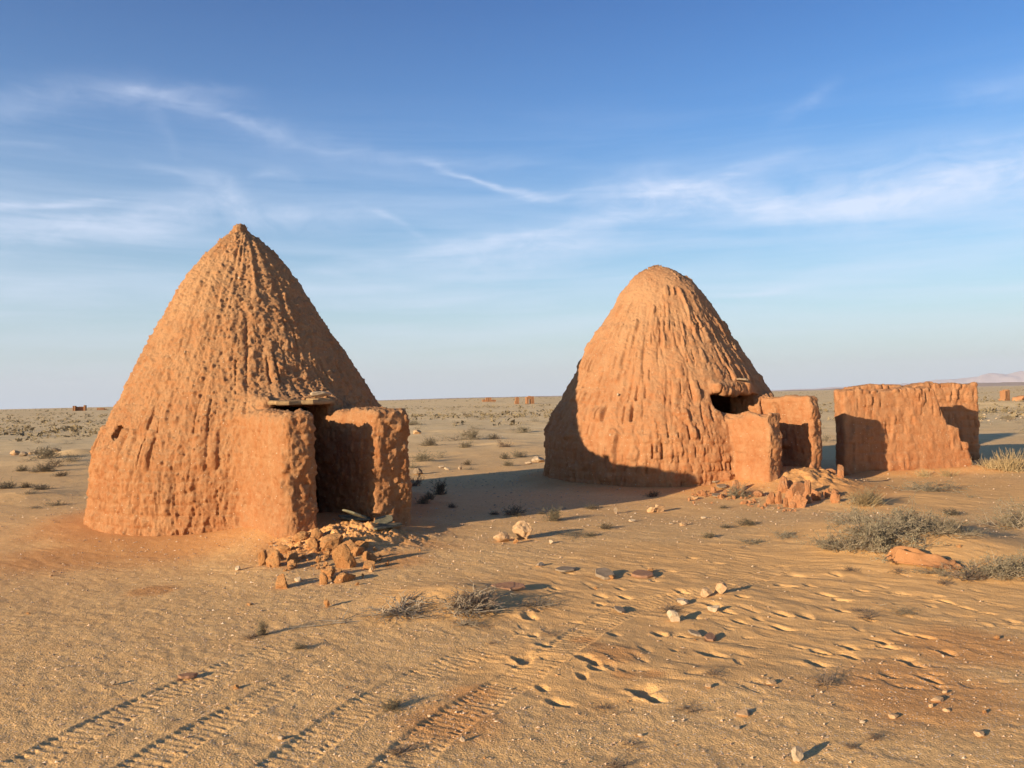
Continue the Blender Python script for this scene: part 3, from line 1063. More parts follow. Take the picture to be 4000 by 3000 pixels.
for fn, lo, hi, nm, lab in [
    (front_sdf, (-.15, -.35, -.5), (2.95, .35, 1.9), 'ruined_wall', 'front mud brick wall with a stepped broken right end, beside the right hut'),
    (back_sdf, (.7, 1.05, -.5), (3.75, 1.85, 1.95), 'ruined_wall', 'taller mud wall standing behind the stepped broken wall')]:
    V, F, nr = wall_mesh(fn, lo, hi, .019, .018, 1.0)
    me = mesh_from(nm, V, F, M_RUIN)
    o = put(nm, me, None, (RO[0], RO[1], -.06), (0, 0, math.atan2(.06, 1)))
    tag(o, lab, 'ruined wall', 'ruined mud walls beside the right hut')
print('walls', time.time() - T0)


# ------------------------------------------------------------------ stones, slabs and clods
def ico(sub):
    import bmesh
    bm = bmesh.new(); bmesh.ops.create_icosphere(bm, subdivisions=sub, radius=1.0)
    bm.verts.ensure_lookup_table()
    V = np.array([v.co[:] for v in bm.verts]); F = np.array([[l.index for l in f.verts] for f in bm.faces])
    bm.free()
    return V, F


ICO = {k: ico(k) for k in (1, 2, 3, 4)}


def lump(seed, sub=3, dims=(1, 1, 1), cuts=6, rough=.12, cutd=(.42, .80), soft=.0):
    """an angular stone: a ball trimmed by planes, then weathered; base at z=0"""
    r_ = np.random.default_rng(seed)
    V, F = ICO[sub]
    V = V.copy()
    for _ in range(cuts + 5):
        n = r_.normal(size=3); n /= np.linalg.norm(n)
        d = r_.uniform(*cutd)
        dist = V @ n - d
        V = V - np.where(dist > 0, dist * (1 - soft), 0)[:, None] * n
    o = r_.uniform(0, 50, 3)
    nr = V / (np.linalg.norm(V, axis=1, keepdims=True) + 1e-9)
    V = V + nr * (rough * fb3(V[:, 0] * 2.6 + o[0], V[:, 1] * 2.6 + o[1], V[:, 2] * 2.6 + o[2], 4, .68))[:, None]
    V = V / (np.abs(V).max(0) + 1e-6) * .92
    V = V * np.array(dims) * .5
    V[:, 2] -= V[:, 2].min()
    return V, F


def slab(seed, a, b_, t, n=11):
    """a thin split flagstone with a broken outline"""
    r_ = np.random.default_rng(seed)
    ang = np.sort(r_.uniform(0, 2 * math.pi, n)) * .35 + np.linspace(0, 2 * math.pi, n, endpoint=False) * .65 + .0
    rad = r_.uniform(.78, 1.05, n)
    V = []; F = []
    for zz, k in ((0, .97), (t * .35, 1.0), (t * .8, .98), (t, .93)):
        for q in range(n):
            V.append((math.cos(ang[q]) * a * .5 * rad[q] * k, math.sin(ang[q]) * b_ * .5 * rad[q] * k, zz + r_.uniform(-.08, .08) * t))
    for l in range(3):
        for q in range(n):
            F.append((l * n + q, l * n + (q + 1) % n, (l + 1) * n + (q + 1) % n, (l + 1) * n + q))
    F.append(tuple(range(n))[::-1]); F.append(tuple(range(3 * n, 4 * n)))
    return np.array(V), F


def px_m(u, v, px):
    """metres spanned by px reference pixels at the ground point (u, v)"""
    x, y, z = at(u, v)
    return px / 1770.0 * math.hypot(y, x * .2)


_k = [100]


def stone(u, v, w, h, mat, name, cat, label, group=None, flat=False, sink=.12, rot=None, tilt=0.0, depth=None, sub=3, rough=.14, cuts=7, dz=0.0):
    _k[0] += 1
    x, y, z = at(u, v)
    W_ = px_m(u, v, w); Hm = px_m(u, v, h)
    D_ = depth if depth else W_ * random.uniform(.7, .95)
    rz = rot if rot is not None else random.uniform(-.5, .5)
    # v is the foot of the stone: its middle lies half its depth further off
    x += D_ * .4 * x / math.hypot(x, y); y += D_ * .4 * y / math.hypot(x, y)
    if flat:
        V, F = slab(_k[0], W_, D_, max(Hm, .012)); me = mesh_from(name, V, F, mat, False)
    else:
        V, F = lump(_k[0], 4 if W_ > .10 and sub == 3 else sub, (W_ * 1.1, D_, Hm * (1 + sink) * 1.1), cuts, rough)
        me = mesh_from(name, V, F, mat, False)
    o = put(name, me, None, (x, y, gz(x, y) - (sink * Hm if not flat else -.002) + dz), (tilt, 0, rz))
    tag(o, label, cat, group)
    return o


# the fallen daub before the left porch
RUB1 = 'rubble before the left porch'
r3 = lambda x, y: ((850 + .5425 * x) / 1.8083, (1450 + .5425 * y) / 1.8083)
big1 = [
    (320, 1400, 62, 115, 'narrow upright mud clod at the left end of the rubble heap before the left porch'),
    (418, 1410, 115, 120, 'broad rounded mud clod second from the left end of the rubble heap'),
    (530, 1375, 80, 85, 'leaning wedge of mud just behind the middle gap of the rubble heap'),
    (548, 1415, 78, 60, 'squat clod with a flat lit face at the front of the rubble heap'),
    (700, 1215, 95, 70, 'rounded clod against the toe of the near porch wall'),
    (700, 1290, 80, 90, 'rough lump halfway up the rubble heap under the near porch wall'),
    (825, 1300, 135, 105, 'slanting slab of daub at the top of the rubble heap'),
    (915, 1425, 140, 160, 'largest clod of the heap, a tall pitted block of red mud'),
    (945, 1320, 130, 90, 'wide block behind the largest clod of the rubble heap'),
    (1005, 1335, 85, 70, 'block on the right shoulder of the rubble heap'),
    (1072, 1365, 50, 62, 'small pointed clod at the right edge of the rubble heap'),
    (1122, 1378, 42, 60, 'thin upright flake at the far right of the rubble heap'),
    (1095, 1425, 78, 62, 'low clod at the right foot of the rubble heap'),
    (795, 1480, 92, 70, 'crumbly clod in front of the middle of the rubble heap'),
    (757, 1540, 62, 74, 'small standing clod on the sand just before the rubble heap'),
    (912, 1525, 150, 75, 'long low red clod lying in front of the rubble heap'),
    (470, 1568, 88, 105, 'knobbly standing clod alone on the sand before the rubble heap'),
    (600, 1250, 100, 55, 'low clod beneath the near porch corner'),
    (1050, 1275, 90, 40, 'flat clod on the sand ridge right of the heap top'),
    (480, 1325, 70, 50, 'dark shaded clod behind the leaning wedge'),
]
for (x, y, w, h, lab) in big1:
    u, v = r3(x, y)
    stone(u, v, w * .38, h * .34, M_CLOD, 'mud_clod', 'mud clod', lab, RUB1, sink=.32, rough=.20, cuts=3, sub=3)
for k in range(130):
    x = random.gauss(800, 210); y = 1330 + random.gauss(0, 75) + (x - 800) * .06
    if y < 1180: continue
    u, v = r3(x, y)
    w = random.choice([14, 18, 24, 34, 46]) * .3
    stone(u, v, w, w * random.uniform(.6, 1.0), M_CLOD, 'mud_clod', 'mud clod', ('tiny' if w < 6 else 'small' if w < 8 else 'fist sized') + ' mud crumb ' + ('left' if x < 640 else 'centre' if x < 930 else 'right') + (' back' if y < 1300 else ' front') + ' in the rubble of the left porch', RUB1 + ', small crumbs', sub=2, rough=.25, cuts=4)
for (x, y, w, h, m, lab) in [
    (140, 1440, 52, 36, M_PALE, 'pale greenish stone alone on the sand left of the rubble heap'),
    (578, 1520, 60, 34, M_PALE, 'pale stone lying beside the knobbly standing clod'),
    (1110, 1450, 44, 44, M_SAND, 'tilted yellow stone at the right foot of the rubble heap'),
    (482, 1395, 36, 16, M_PALE, 'small cream chip in the front of the rubble heap'),
    (415, 1262, 34, 14, M_PALE, 'small cream chip on the sand behind the rubble heap'),
    (628, 1262, 26, 14, M_PALE, 'tiny white chip under the near porch corner')]:
    u, v = r3(x, y)
    stone(u, v, w * .3, h * .3, m, 'stone', 'stone', lab)

# the broken daub before the right porch
r9 = lambda x, y: ((2600 + .3164 * x) / 1.8083, (1750 + .3164 * y) / 1.8083)
RUB2 = 'rubble before the right porch'
big2 = [
    (1310, 330, 120, 110, 'hunched clod at the foot of the near wall end of the right porch'),
    (1390, 340, 80, 110, 'narrow clod next to the hunched one before the right porch'),
    (1455, 430, 120, 185, 'tallest pointed clod of the spiky heap before the right porch'),
    (1535, 425, 80, 100, 'dark backed clod between the two tallest points of the right heap'),
    (1640, 470, 150, 160, 'broad blocky clod in the middle of the spiky heap'),
    (1745, 460, 90, 120, 'lumpy clod on the right half of the spiky heap'),
    (1630, 420, 200, 230, 'big round boulder of mud leaning on the far porch wall of the right hut'),
    (1752, 400, 62, 150, 'small knob of mud stuck on top of the big round boulder'),
    (1800, 390, 90, 80, 'slanting clod right of the big round boulder'),
    (1385, 560, 70, 130, 'thin upright clod low in the front of the spiky heap'),
    (1480, 540, 60, 110, 'upright dark sided clod low in the front of the spiky heap'),
    (1565, 530, 90, 70, 'rounded clod low in the front of the spiky heap'),
    (1290, 560, 110, 110, 'sloping clod at the left front of the spiky heap'),
    (862, 455, 70, 150, 'lone upright shard standing before the lit near wall of the right porch'),
    (930, 465, 100, 85, 'rounded lump just right of the lone upright shard'),
    (1860, 660, 95, 130, 'weathered stump in front of the spiky heap, left one'),
    (2008, 620, 80, 100, 'pointed clod with a sharp shadow between the heap and the round bush'),
    (2110, 680, 110, 100, 'low mound of mud beside the round straw coloured bush'),
    (2168, 432, 90, 125, 'square mud brick standing on end before the ruined wall'),
    (2040, 425, 110, 50, 'pair of low bricks in the gap left of the ruined wall'),
    (2080, 505, 80, 70, 'broken brick in front of the gap by the ruined wall'),
    (1140, 610, 110, 55, 'low clod on the slope left of the spiky heap'),
    (580, 500, 62, 70, 'small block beside the grey flat stones of the right heap'),
    (690, 515, 60, 60, 'small block right of the grey flat stones of the right heap'),
    (410, 545, 52, 46, 'left small block of the trail of debris by the shadow edge'),
    (462, 550, 52, 50, 'right small block of the trail of debris by the shadow edge'),
    (960, 530, 62, 42, 'small red lump behind the grey green bush'),
    (1020, 545, 60, 40, 'small red lump right of the grey green bush'),
]
for (x, y, w, h, lab) in big2:
    u, v = r9(x, y)
    stone(u, v, w * .24, h * .23, M_RUIN, 'mud_clod', 'mud clod', lab, RUB2, sink=.32, rough=.18, cuts=3)
for k in range(120):
    if k % 3:
        x = random.gauss(1300, 330); y = 500 + random.gauss(0, 85)
    else:
        x = random.uniform(250, 900); y = 560 + random.gauss(0, 60) - (x - 500) * .1
    if y < 370: continue
    u, v = r9(x, y)
    w = random.choice([14, 18, 24, 34, 46]) * .175
    stone(u, v, w, w * random.uniform(.6, 1.1), M_RUIN, 'mud_clod', 'mud clod', ('tiny' if w < 3.4 else 'small' if w < 5 else 'fist sized') + ' mud crumb ' + ('near the shadow tip' if x < 700 else 'left' if x < 1150 else 'centre' if x < 1500 else 'right') + (' back' if y < 500 else ' front') + ' in the debris of the right porch', RUB2 + ', small crumbs', sub=2, rough=.35, cuts=4)
for (x, y, w, h, lab) in [(620, 440, 150, 26, 'long grey flat stone in the debris left of the right porch'), (690, 462, 150, 22, 'second grey flat stone overlapping the long one in the debris'),
                          (640, 545, 150, 20, 'flat grey stone half buried left of the grey green bush')]:
    u, v = r9(x, y)
    stone(u, v, w * .175, h * .12, M_SLATE, 'flat_stone', 'stone', lab, flat=True, tilt=.12, depth=.25, dz=.02)

# loose stones
for (u, v, w, h, m, lab) in [
    (1083, 1172, 36, 27, M_SAND, 'yellowish boulder, the smaller of the pair between the two huts'),
    (1128, 1166, 50, 41, M_SAND, 'large tan boulder, the bigger of the pair between the two huts'),
    (1114, 1174, 15, 12, M_CLOD, 'little orange stone wedged between the two boulders'),
    (1190, 1174, 12, 8, M_PALE, 'small pale green stone right of the two boulders'),
    (1166, 1224, 22, 9, M_PALE, 'smooth whitish stone on the sand left of the dark flagstones'),
    (1527, 1290, 32, 21, M_SAND, 'rough cream block, left of the touching pair on the trampled sand'),
    (1559, 1284, 27, 25, M_SAND, 'pink pyramid shaped stone, right of the touching pair'),
    (1474, 1308, 28, 13, M_PALE, 'low cream stone behind the dry reddish twigs'),
    (1543, 1324, 30, 14, M_PALE, 'pitted whitish stone in front of the touching pair'),
    (1455, 1346, 28, 24, M_PALE, 'cream wedge shaped stone with a dark shaded side'),
    (2153, 1382, 13, 10, M_CLOD, 'small round orange stone alone at the right edge of the footprints'),
    (1722, 1649, 28, 31, M_PALE, 'cubic pale stone with a long shadow at the very front'),
    (2025, 1519, 27, 10, M_SAND, 'long flat ochre stone in the gravel of the right foreground'),
    (1931, 1552, 24, 11, M_SAND, 'tilted flat stone lit along its edge in the right foreground'),
    (2045, 1540, 17, 7, M_SAND, 'small ochre stone in front of the long flat one'),
    (2012, 1530, 11, 9, M_SAND, 'little round stone touching the long flat ochre stone'),
    (2127, 1542, 11, 8, M_CLOD, 'small reddish stone near the right edge of the gravel'),
    (2117, 1593, 26, 12, M_SAND, 'lumpy stone low in the right foreground'),
    (2041, 1500, 11, 7, M_SAND, 'small stone behind the long flat ochre stone'),
    (1863, 1562, 13, 7, M_PALE, 'small pale stone left of the tilted flat one'),
    (1667, 1479, 26, 9, M_SAND, 'jagged pale stone beside a low sand hump'),
    (1608, 1549, 36, 12, M_SAND, 'tan flat stone against the dead stick in the foreground'),
    (1532, 1487, 18, 8, M_SAND, 'pinkish stone on the sand below the deep footprint'),
    (1382, 1592, 14, 7, M_PALE, 'yellow pebble in the dark gravel at the front'),
    (1594, 1577, 16, 9, M_SLATE, 'dark stone low in the middle foreground'),
    (245, 1480, 13, 11, M_SLATE, 'dark stone left of the outermost wheel track'),
    (510, 1487, 18, 9, M_CLOD, 'brown clod between two wheel tracks'),
    (1000, 1603, 15, 11, M_PALE, 'cream stone at the foot of the small shadowed tuft'),
    (607, 1600, 18, 9, M_PALE, 'pale stone at the bottom between wheel tracks'),
    (482, 1610, 8, 6, M_PALE, 'tiny white stone left of the bottom wheel track'),
    (927, 1549, 9, 6, M_PALE, 'white chip beside the small upright tuft'),
    (707, 1312, 15, 19, M_CLOD, 'small knobbly orange clod alone on the smooth sand'),
    (540, 1308, 14, 6, M_CLOD, 'small flat clod left of the knobbly orange one'),
    (1501, 1079, 16, 8, M_SAND, 'yellow stone just outside the tip of the shadow'),
    (1408, 1108, 20, 14, M_SAND, 'cream block, left of the two touching ones at the shadow edge'),
    (1424, 1107, 24, 18, M_SAND, 'tilted tan slab, right of the two touching ones at the shadow edge'),
    (1331, 1109, 10, 15, M_SLATE, 'small grey upright stone at the edge of the shadow'),
    (1366, 1127, 16, 6, M_PALE, 'cream chip in front of the grey upright stone'),
    (1476, 1136, 20, 9, M_SAND, 'ochre stone on the bare ground before the right hut'),
    (1521, 1120, 14, 5, M_PALE, 'white chip on the bare ground before the right hut'),
    (1450, 1132, 12, 4, M_PALE, 'thin white chip left of the ochre stone'),
    (1626, 1225, 6, 4, M_PALE, 'tiny white pebble on the sand in front of the large shrubs'),
    (2072, 1183, 10, 7, M_CLOD, 'small orange stone right of the crumpled hide'),
    (902, 937, 20, 10, M_SAND, 'pale boulder beyond the left hut porch on a low rise'),
    (902, 1026, 24, 16, M_SLATE, 'dark boulder in the sun just beyond the left porch'),
    (953, 1010, 14, 6, M_PALE, 'first of the small cream stones beyond the shadow'),
    (965, 1013, 16, 6, M_PALE, 'second of the small cream stones beyond the shadow'),
    (994, 1013, 9, 10, M_PALE, 'small square cream stone standing beyond the shadow'),
    (1007, 936, 8, 4, M_PALE, 'far white pebble between the huts'),
    (1160, 998, 34, 15, M_PALE, 'pale rock half hidden by the shaded side of the right hut'),
    (1140, 1003, 20, 6, M_PALE, 'low pale rock left of the half hidden one'),
    (33, 984, 22, 12, M_SAND, 'tan block on the low bank far left'),
    (52, 985, 24, 12, M_SLATE, 'dark block on the low bank far left'),
    (75, 981, 12, 10, M_SLATE, 'small dark block on the low bank left of the bush'),
    (121, 976, 20, 9, M_SLATE, 'dark stone behind the bush on the low bank'),
    (66, 982, 12, 6, M_SAND, 'small tan stone between the dark blocks on the low bank'),
    (110, 1246, 8, 5, M_SAND, 'lone small stone on the sand before the left hut'),
]:
    stone(u, v, w, h, m, 'boulder' if w > 33 else 'stone', 'stone', lab, rough=.16, cuts=9)
for (u, v, w, h, m, lab, rz, dp, tl) in [
    (1222, 1236, 46, 4, M_SLATE, 'thin dark flagstone, leftmost of the three on the sand', .1, .16, .05),
    (1306, 1252, 44, 6, M_SLATE, 'dark tilted flagstone, middle one of the three on the sand', .2, .26, .22),
    (1388, 1249, 56, 5, M_BROWN, 'brown edged flagstone, rightmost of the three on the sand', -.25, .18, .12),
    (1100, 1276, 82, 5, M_BROWN, 'long brown flagstone right of the woody bush', .05, .14, .22),
    (1339, 1327, 22, 3, M_SLATE, 'blue grey thin flagstone flat in the sand', .2, .18, .02),
    (1534, 1386, 26, 3, M_BROWN, 'brown thin flagstone by the deep footprint', -.2, .14, .1),
    (1500, 1377, 20, 3, M_SLATE, 'greenish thin flagstone under a dead twig', .6, .12, .15),
    (405, 1466, 42, 6, M_BROWN, 'dark brown splinter of stone in the outermost wheel track', .25, .055, .1)]:
    stone(u, v, w, h, m, 'flagstone', 'stone', lab, flat=True, rot=rz, depth=dp, tilt=tl, dz=.006 + abs(math.sin(tl)) * dp * .22)
for k, (x, y) in enumerate([(1150, 55), (1322, 1252), (1404, 1236)]):
    if k:
        stone(x, y, 14, 10, M_CLOD, 'mud_clod', 'mud clod', ['', 'orange clod in front of the middle flagstone', 'orange clod behind the rightmost flagstone'][k], rough=.3)
for k in range(34):   # band of pale stones on the plain at the far right
    u = random.uniform(2040, 2208); v = 905 + random.gauss(0, 6) - (u - 2120) * .03
    w = random.uniform(3, 10)
    stone(u, v, w, w * .45, M_PALE, 'stone', 'stone', 'pale stone in the scattered line of stones on the far right plain', 'pale stones on the far right plain', sub=1)
for k in range(70):  # loose pebbles big enough to count
    u = random.uniform(40, 2190); v = random.choice([random.uniform(1230, 1650), random.uniform(1430, 1655)])
    w = random.uniform(3, 8); pm = random.choice([M_PALE, M_SAND, M_CLOD, M_SLATE])
    stone(u, v, w, w * .55, pm, 'pebble', 'pebble', ({'pale_limestone': 'whitish', 'ochre_sandstone': 'tan', 'mud_clod': 'reddish', 'grey_slate': 'dark'}[pm.name]) + ' loose pebble on the sand at the ' + ('far left' if u < 550 else 'left of centre' if u < 1106 else 'right of centre' if u < 1660 else 'far right') + (', back' if v < 1380 else ', middle' if v < 1520 else ', front'), 'loose pebbles on the foreground sand', sub=1)
print('stones', time.time() - T0)


def local_pt(Hc, x, y):
    return Hc[0] + AX[0] * x + EX[0] * y, Hc[1] + AX[1] * x + EX[1] * y


# lintel slab and the white stone on it
V, F = slab(5, .42, .88, .050, 15)
lin = put('stone_lintel', mesh_from('stone_lintel', V, F, M_LINTEL, False), hut1, (2.09, -.05, 1.575), (.0, .03, 0))
lin['label'] = 'dark flat stone laid over the doorway'
V, F = slab(9, .26, .36, .024, 12)
lin2 = put('stone_lintel', mesh_from('stone_lintel', V, F, M_LINTEL, False), hut1, (2.07, .17, 1.622), (0, .03, .2))
lin2['label'] = 'smaller flat stone lying on the lintel'
V, F = lump(77, 4, (.18, .33, .085), 5, .10, (.7, .95))
x, y = local_pt(H1, 2.12, .17)
o = put('stone', mesh_from('stone', V, F, M_PALE), None, (x, y, 1.66), (0, 0, ROT + .15))
tag(o, 'pale rounded stone lying on the lintel of the left hut', 'stone')
V, F = slab(21, .16, .22, .03, 9)
slb = put('flat_stone', mesh_from('flat_stone', V, F, M_SLATE, False), None, (*local_pt(H2, 1.95, -.12), 1.79), (.1, .2, 1.0))
tag(slb, 'small grey flat stone lying on the daub above the right porch', 'stone')
# stones set in the daub of the huts
for (u, v, Hc, P_, par, w, m, lab) in [(665, 0, None, None, None, 0, None, '')][:0]:
    pass
for (u, v, Hc, P_, par, w) in [(517, 1085, H1, P1, hut1, .085), (568, 1062, H1, P1, hut1, .03), (1318, 940, H2, P2, hut2, .075), (1335, 852, H2, P2, hut2, .05), (517, 600, H1, P1, hut1, .035), (400, 760, H1, P1, hut1, .04)]:
    lx, ly, lz = hit_cone(u, v, Hc, P_)
    V, F = lump(300 + int(u), 2, (w, w, w * 1.2), 6, .15)
    V[:, 2] -= w * .6
    put('embedded_stone', mesh_from('embedded_stone', V, F, M_PALE), par, (lx, ly, lz))

# dark green slabs on the floor of the left porch
for k, (lx, ly, a, b2, rz, rx, ry, dz, lab) in enumerate([
    (3.15, .10, .42, .26, .4, .10, .12, .03, 'dark green flat stone on the floor inside the left porch'),
    (3.38, -.02, .34, .22, -.3, -.35, .25, .07, 'green slab tilted up at the mouth of the left porch'),
    (3.50, .30, .30, .20, .9, .30, -.22, .06, 'broken green slab leaning beside the far porch wall'),
    (3.72, .22, .72, .15, 1.25, .05, .05, .03, 'long dark stone lying across the mouth of the left porch')]):
    x, y = local_pt(H1, lx, ly)
    V, F = slab(40 + k, a, b2, .022, 9)
    o = put('flat_stone', mesh_from('flat_stone', V, F, M_GREEN, False), None, (x, y, gz(x, y) + dz), (rx, ry, rz))
    tag(o, lab, 'stone')

# ------------------------------------------------------------------ plants
def flat_mat(name, c1, c2, sc=30, trans=0):
    m, N, b = new_mat(name)
    t = N.n('ShaderNodeTexCoord')
    oi = N.n('ShaderNodeObjectInfo')
    col = N.mix(N.rng(N.noise(t.outputs['Object'], sc, 3, .6), .35, .65), c1, c2)
    col = N.mix(N.math('MULTIPLY', oi.outputs['Random'], .35), col, tuple(x * .6 for x in c1))
    N.link(col, b.inputs['Base Color'])
    return m


M_TWIG = flat_mat('dry_twig', (.21, .165, .11), (.38, .31, .215))
M_PALETW = flat_mat('bleached_twig', (.27, .21, .145), (.40, .325, .23))
M_DARKTW = flat_mat('dark_twig', (.17, .12, .085), (.26, .19, .13))
M_LEAFG = flat_mat('grey_leaf', (.21, .175, .11), (.31, .26, .165))
M_LEAFD = flat_mat('dark_leaf', (.115, .10, .062), (.19, .165, .10))
M_STRAW = flat_mat('straw', (.34, .245, .12), (.46, .35, .19))


class Geo:
    def __init__(s):
        s.V = []; s.F = []

    def tube(s, pts, r0, r1, k=3):
        n = len(pts); b0 = len(s.V)
        for i, p in enumerate(pts):
            q = pts[min(i + 1, n - 1)]; o = pts[max(i - 1, 0)]
            d = (q - o); d.normalize()
            a = d.orthogonal().normalized(); c = d.cross(a)
            r = r0 + (r1 - r0) * i / (n - 1)
            for j in range(k):
                t = 2 * math.pi * j / k
                s.V.append(tuple(p + (a * math.cos(t) + c * math.sin(t)) * r))
        for i in range(n - 1):
            for j in range(k):
                s.F.append((b0 + i * k + j, b0 + i * k + (j + 1) % k, b0 + (i + 1) * k + (j + 1) % k, b0 + (i + 1) * k + j))

    def leaf(s, p, ln, wd, rnd):
        d = Vector((rnd.gauss(0, 1), rnd.gauss(0, 1), rnd.gauss(.4, .8))).normalized()
        a = d.orthogonal().normalized()
        b0 = len(s.V)
        for q in (p - a * wd, p + d * ln * .5 + a * wd * .3 , p + d * ln, p - d * ln * .1 + a * wd):
            s.V.append(tuple(q))
        s.F.append((b0, b0 + 1, b0 + 2, b0 + 3))


def shrub_geo(kind, seed, det=1.0):
    """unit plant, about one metre across; returns twig and leaf geometry"""
    r = random.Random(seed)
    T = Geo(); Lf = Geo()

    def grow(p, d, ln, rad, lvl, droop):
        n = 4
        pts = [p.copy()]
        for i in range(n):
            d = (d + Vector((r.gauss(0, .22), r.gauss(0, .22), r.gauss(0, .18) - droop))).normalized()
            p = p + d * ln / n
            if p.z < .004: p.z = .004; d.z = abs(d.z) * .4
            pts.append(p.copy())
        T.tube(pts, rad, rad * .45)
        if lvl > 0:
            for _ in range(max(1, int(r.uniform(2, 4.4) * (1 if det > .6 else .7)))):
                q = pts[r.randint(1, n)]
                dd = (d + Vector((r.gauss(0, .75), r.gauss(0, .75), r.gauss(.15, .5)))).normalized()
                grow(q, dd, ln * r.uniform(.4, .7), rad * .6, lvl - 1, droop)
        if kind in ('cushion', 'dark', 'sprawl') and lvl == 0:
            for q in pts[1:]:
                for _ in range(int({'cushion': 5, 'dark': 6, 'sprawl': 2}[kind] * det + .5)):
                    Lf.leaf(q + Vector((r.gauss(0, .018), r.gauss(0, .018), abs(r.gauss(0, .015)))), r.uniform(.02, .05), r.uniform(.006, .014), r)
    if kind == 'cushion':
        for _ in range(int(60 * det)):
            a = r.uniform(0, 2 * math.pi); e = r.uniform(.15, 1.45)
            d = Vector((math.cos(a) * math.cos(e), math.sin(a) * math.cos(e), math.sin(e)))
            grow(Vector((r.gauss(0, .10), r.gauss(0, .10), 0)), d, r.uniform(.26, .46), .006, 1, .02)
    elif kind == 'dark':
        for _ in range(int(46 * det)):
            a = r.uniform(0, 2 * math.pi); e = r.uniform(.1, 1.5)
            d = Vector((math.cos(a) * math.cos(e), math.sin(a) * math.cos(e), math.sin(e)))
            grow(Vector((r.gauss(0, .08), r.gauss(0, .08), 0)), d, r.uniform(.28, .5), .008, 1, .0)
    elif kind == 'twiggy':
        for _ in range(int(34 * det)):
            a = r.uniform(0, 2 * math.pi); e = r.uniform(.02, .9)
            d = Vector((math.cos(a) * math.cos(e), math.sin(a) * math.cos(e), math.sin(e)))
            grow(Vector((r.gauss(0, .05), r.gauss(0, .05), 0)), d, r.uniform(.3, .6), .017, 2, .03)
    elif kind == 'sprawl':
        for _ in range(int(34 * det)):
            a = r.uniform(0, 2 * math.pi); e = r.uniform(.1, .9)
            d = Vector((math.cos(a) * math.cos(e), math.sin(a) * math.cos(e), math.sin(e)))
            grow(Vector((r.gauss(0, .20), r.gauss(0, .20), 0)), d, r.uniform(.25, .5), .009, 2, .03)
    elif kind == 'straw':
        for _ in range(int(170 * det)):
            a = r.uniform(0, 2 * math.pi); e = r.uniform(.6, 1.5)
            d = Vector((math.cos(a) * math.cos(e), math.sin(a) * math.cos(e), math.sin(e)))
            grow(Vector((r.gauss(0, .14), r.gauss(0, .14), 0)), d, r.uniform(.3, .55), .006, 0, .02)
    elif kind == 'stick':
        for _ in range(max(1, int(3 * det))):
            a = r.uniform(-.4, .4) + (math.pi if r.random() < .4 else 0); e = r.uniform(.02, .12)
            d = Vector((math.cos(a) * math.cos(e), math.sin(a) * math.cos(e), math.sin(e)))
            grow(Vector((r.gauss(0, .05), r.gauss(0, .03), .01)), d, r.uniform(.5, .9), .024, 2, .05)
    return T, Lf


MATS = {'cushion': (M_TWIG, M_LEAFG), 'dark': (M_DARKTW, M_LEAFD), 'twiggy': (M_DARKTW, None), 'sprawl': (M_TWIG, M_LEAFG), 'straw': (M_STRAW, None), 'stick': (M_PALETW, None), 'pale': (M_PALETW, None)}
_cache = {}


def plant_mesh(kind, var, det):
    key = (kind, var, det)
    if key not in _cache:
        T, Lf = shrub_geo('twiggy' if kind == 'pale' else kind, hash(kind) % 1 + sum(map(ord, kind)) * 7 + var, det)
        tm, lm = MATS[kind]
        _cache[key] = (mesh_from('twigs', np.array(T.V), np.array(T.F), tm, False),
                       mesh_from('leaves', np.array(Lf.V), np.array(Lf.F), lm, False) if Lf.V else None)
    return _cache[key]


_pv = [0]


def plant(u, v, w, h, kind, label, group=None, det=1.0, rz=None, name=None, cat=None):
    """a plant of w by h reference pixels rooted at (u, v)"""
    x, y, z = at(u, v)
    Wm = px_m(u, v, w); Hm = px_m(u, v, h)
    _pv[0] += 1
    tw, lf = plant_mesh(kind, _pv[0] % 5, det)
    hk = {'cushion': .50, 'dark': .55, 'twiggy': .5, 'pale': .5, 'sprawl': .45, 'straw': .5, 'stick': .3}[kind]
    name = name or ('dry_stick' if kind == 'stick' else 'dry_bush' if kind in ('twiggy', 'pale') else 'grass_tuft' if kind == 'straw' else 'desert_shrub')
    cat = cat or ('stick' if kind == 'stick' else 'grass tuft' if kind == 'straw' else 'shrub')
    rz = random.uniform(0, 6.28) if rz is None else rz
    sx = Wm / .95; szz = Hm / hk
    if lf:
        root = bpy.data.objects.new(name, None); C.objects.link(root)
        root.location = (x, y, gz(x, y) - .006); root.rotation_euler = (0, 0, rz); root.scale = (sx, sx, szz)
        put('twigs', tw, root); put('leaves', lf, root)
    else:
        root = put(name, tw, None, (x, y, gz(x, y) - .006), (0, 0, rz), (sx, sx, szz))
    tag(root, label, cat, group)
    return root


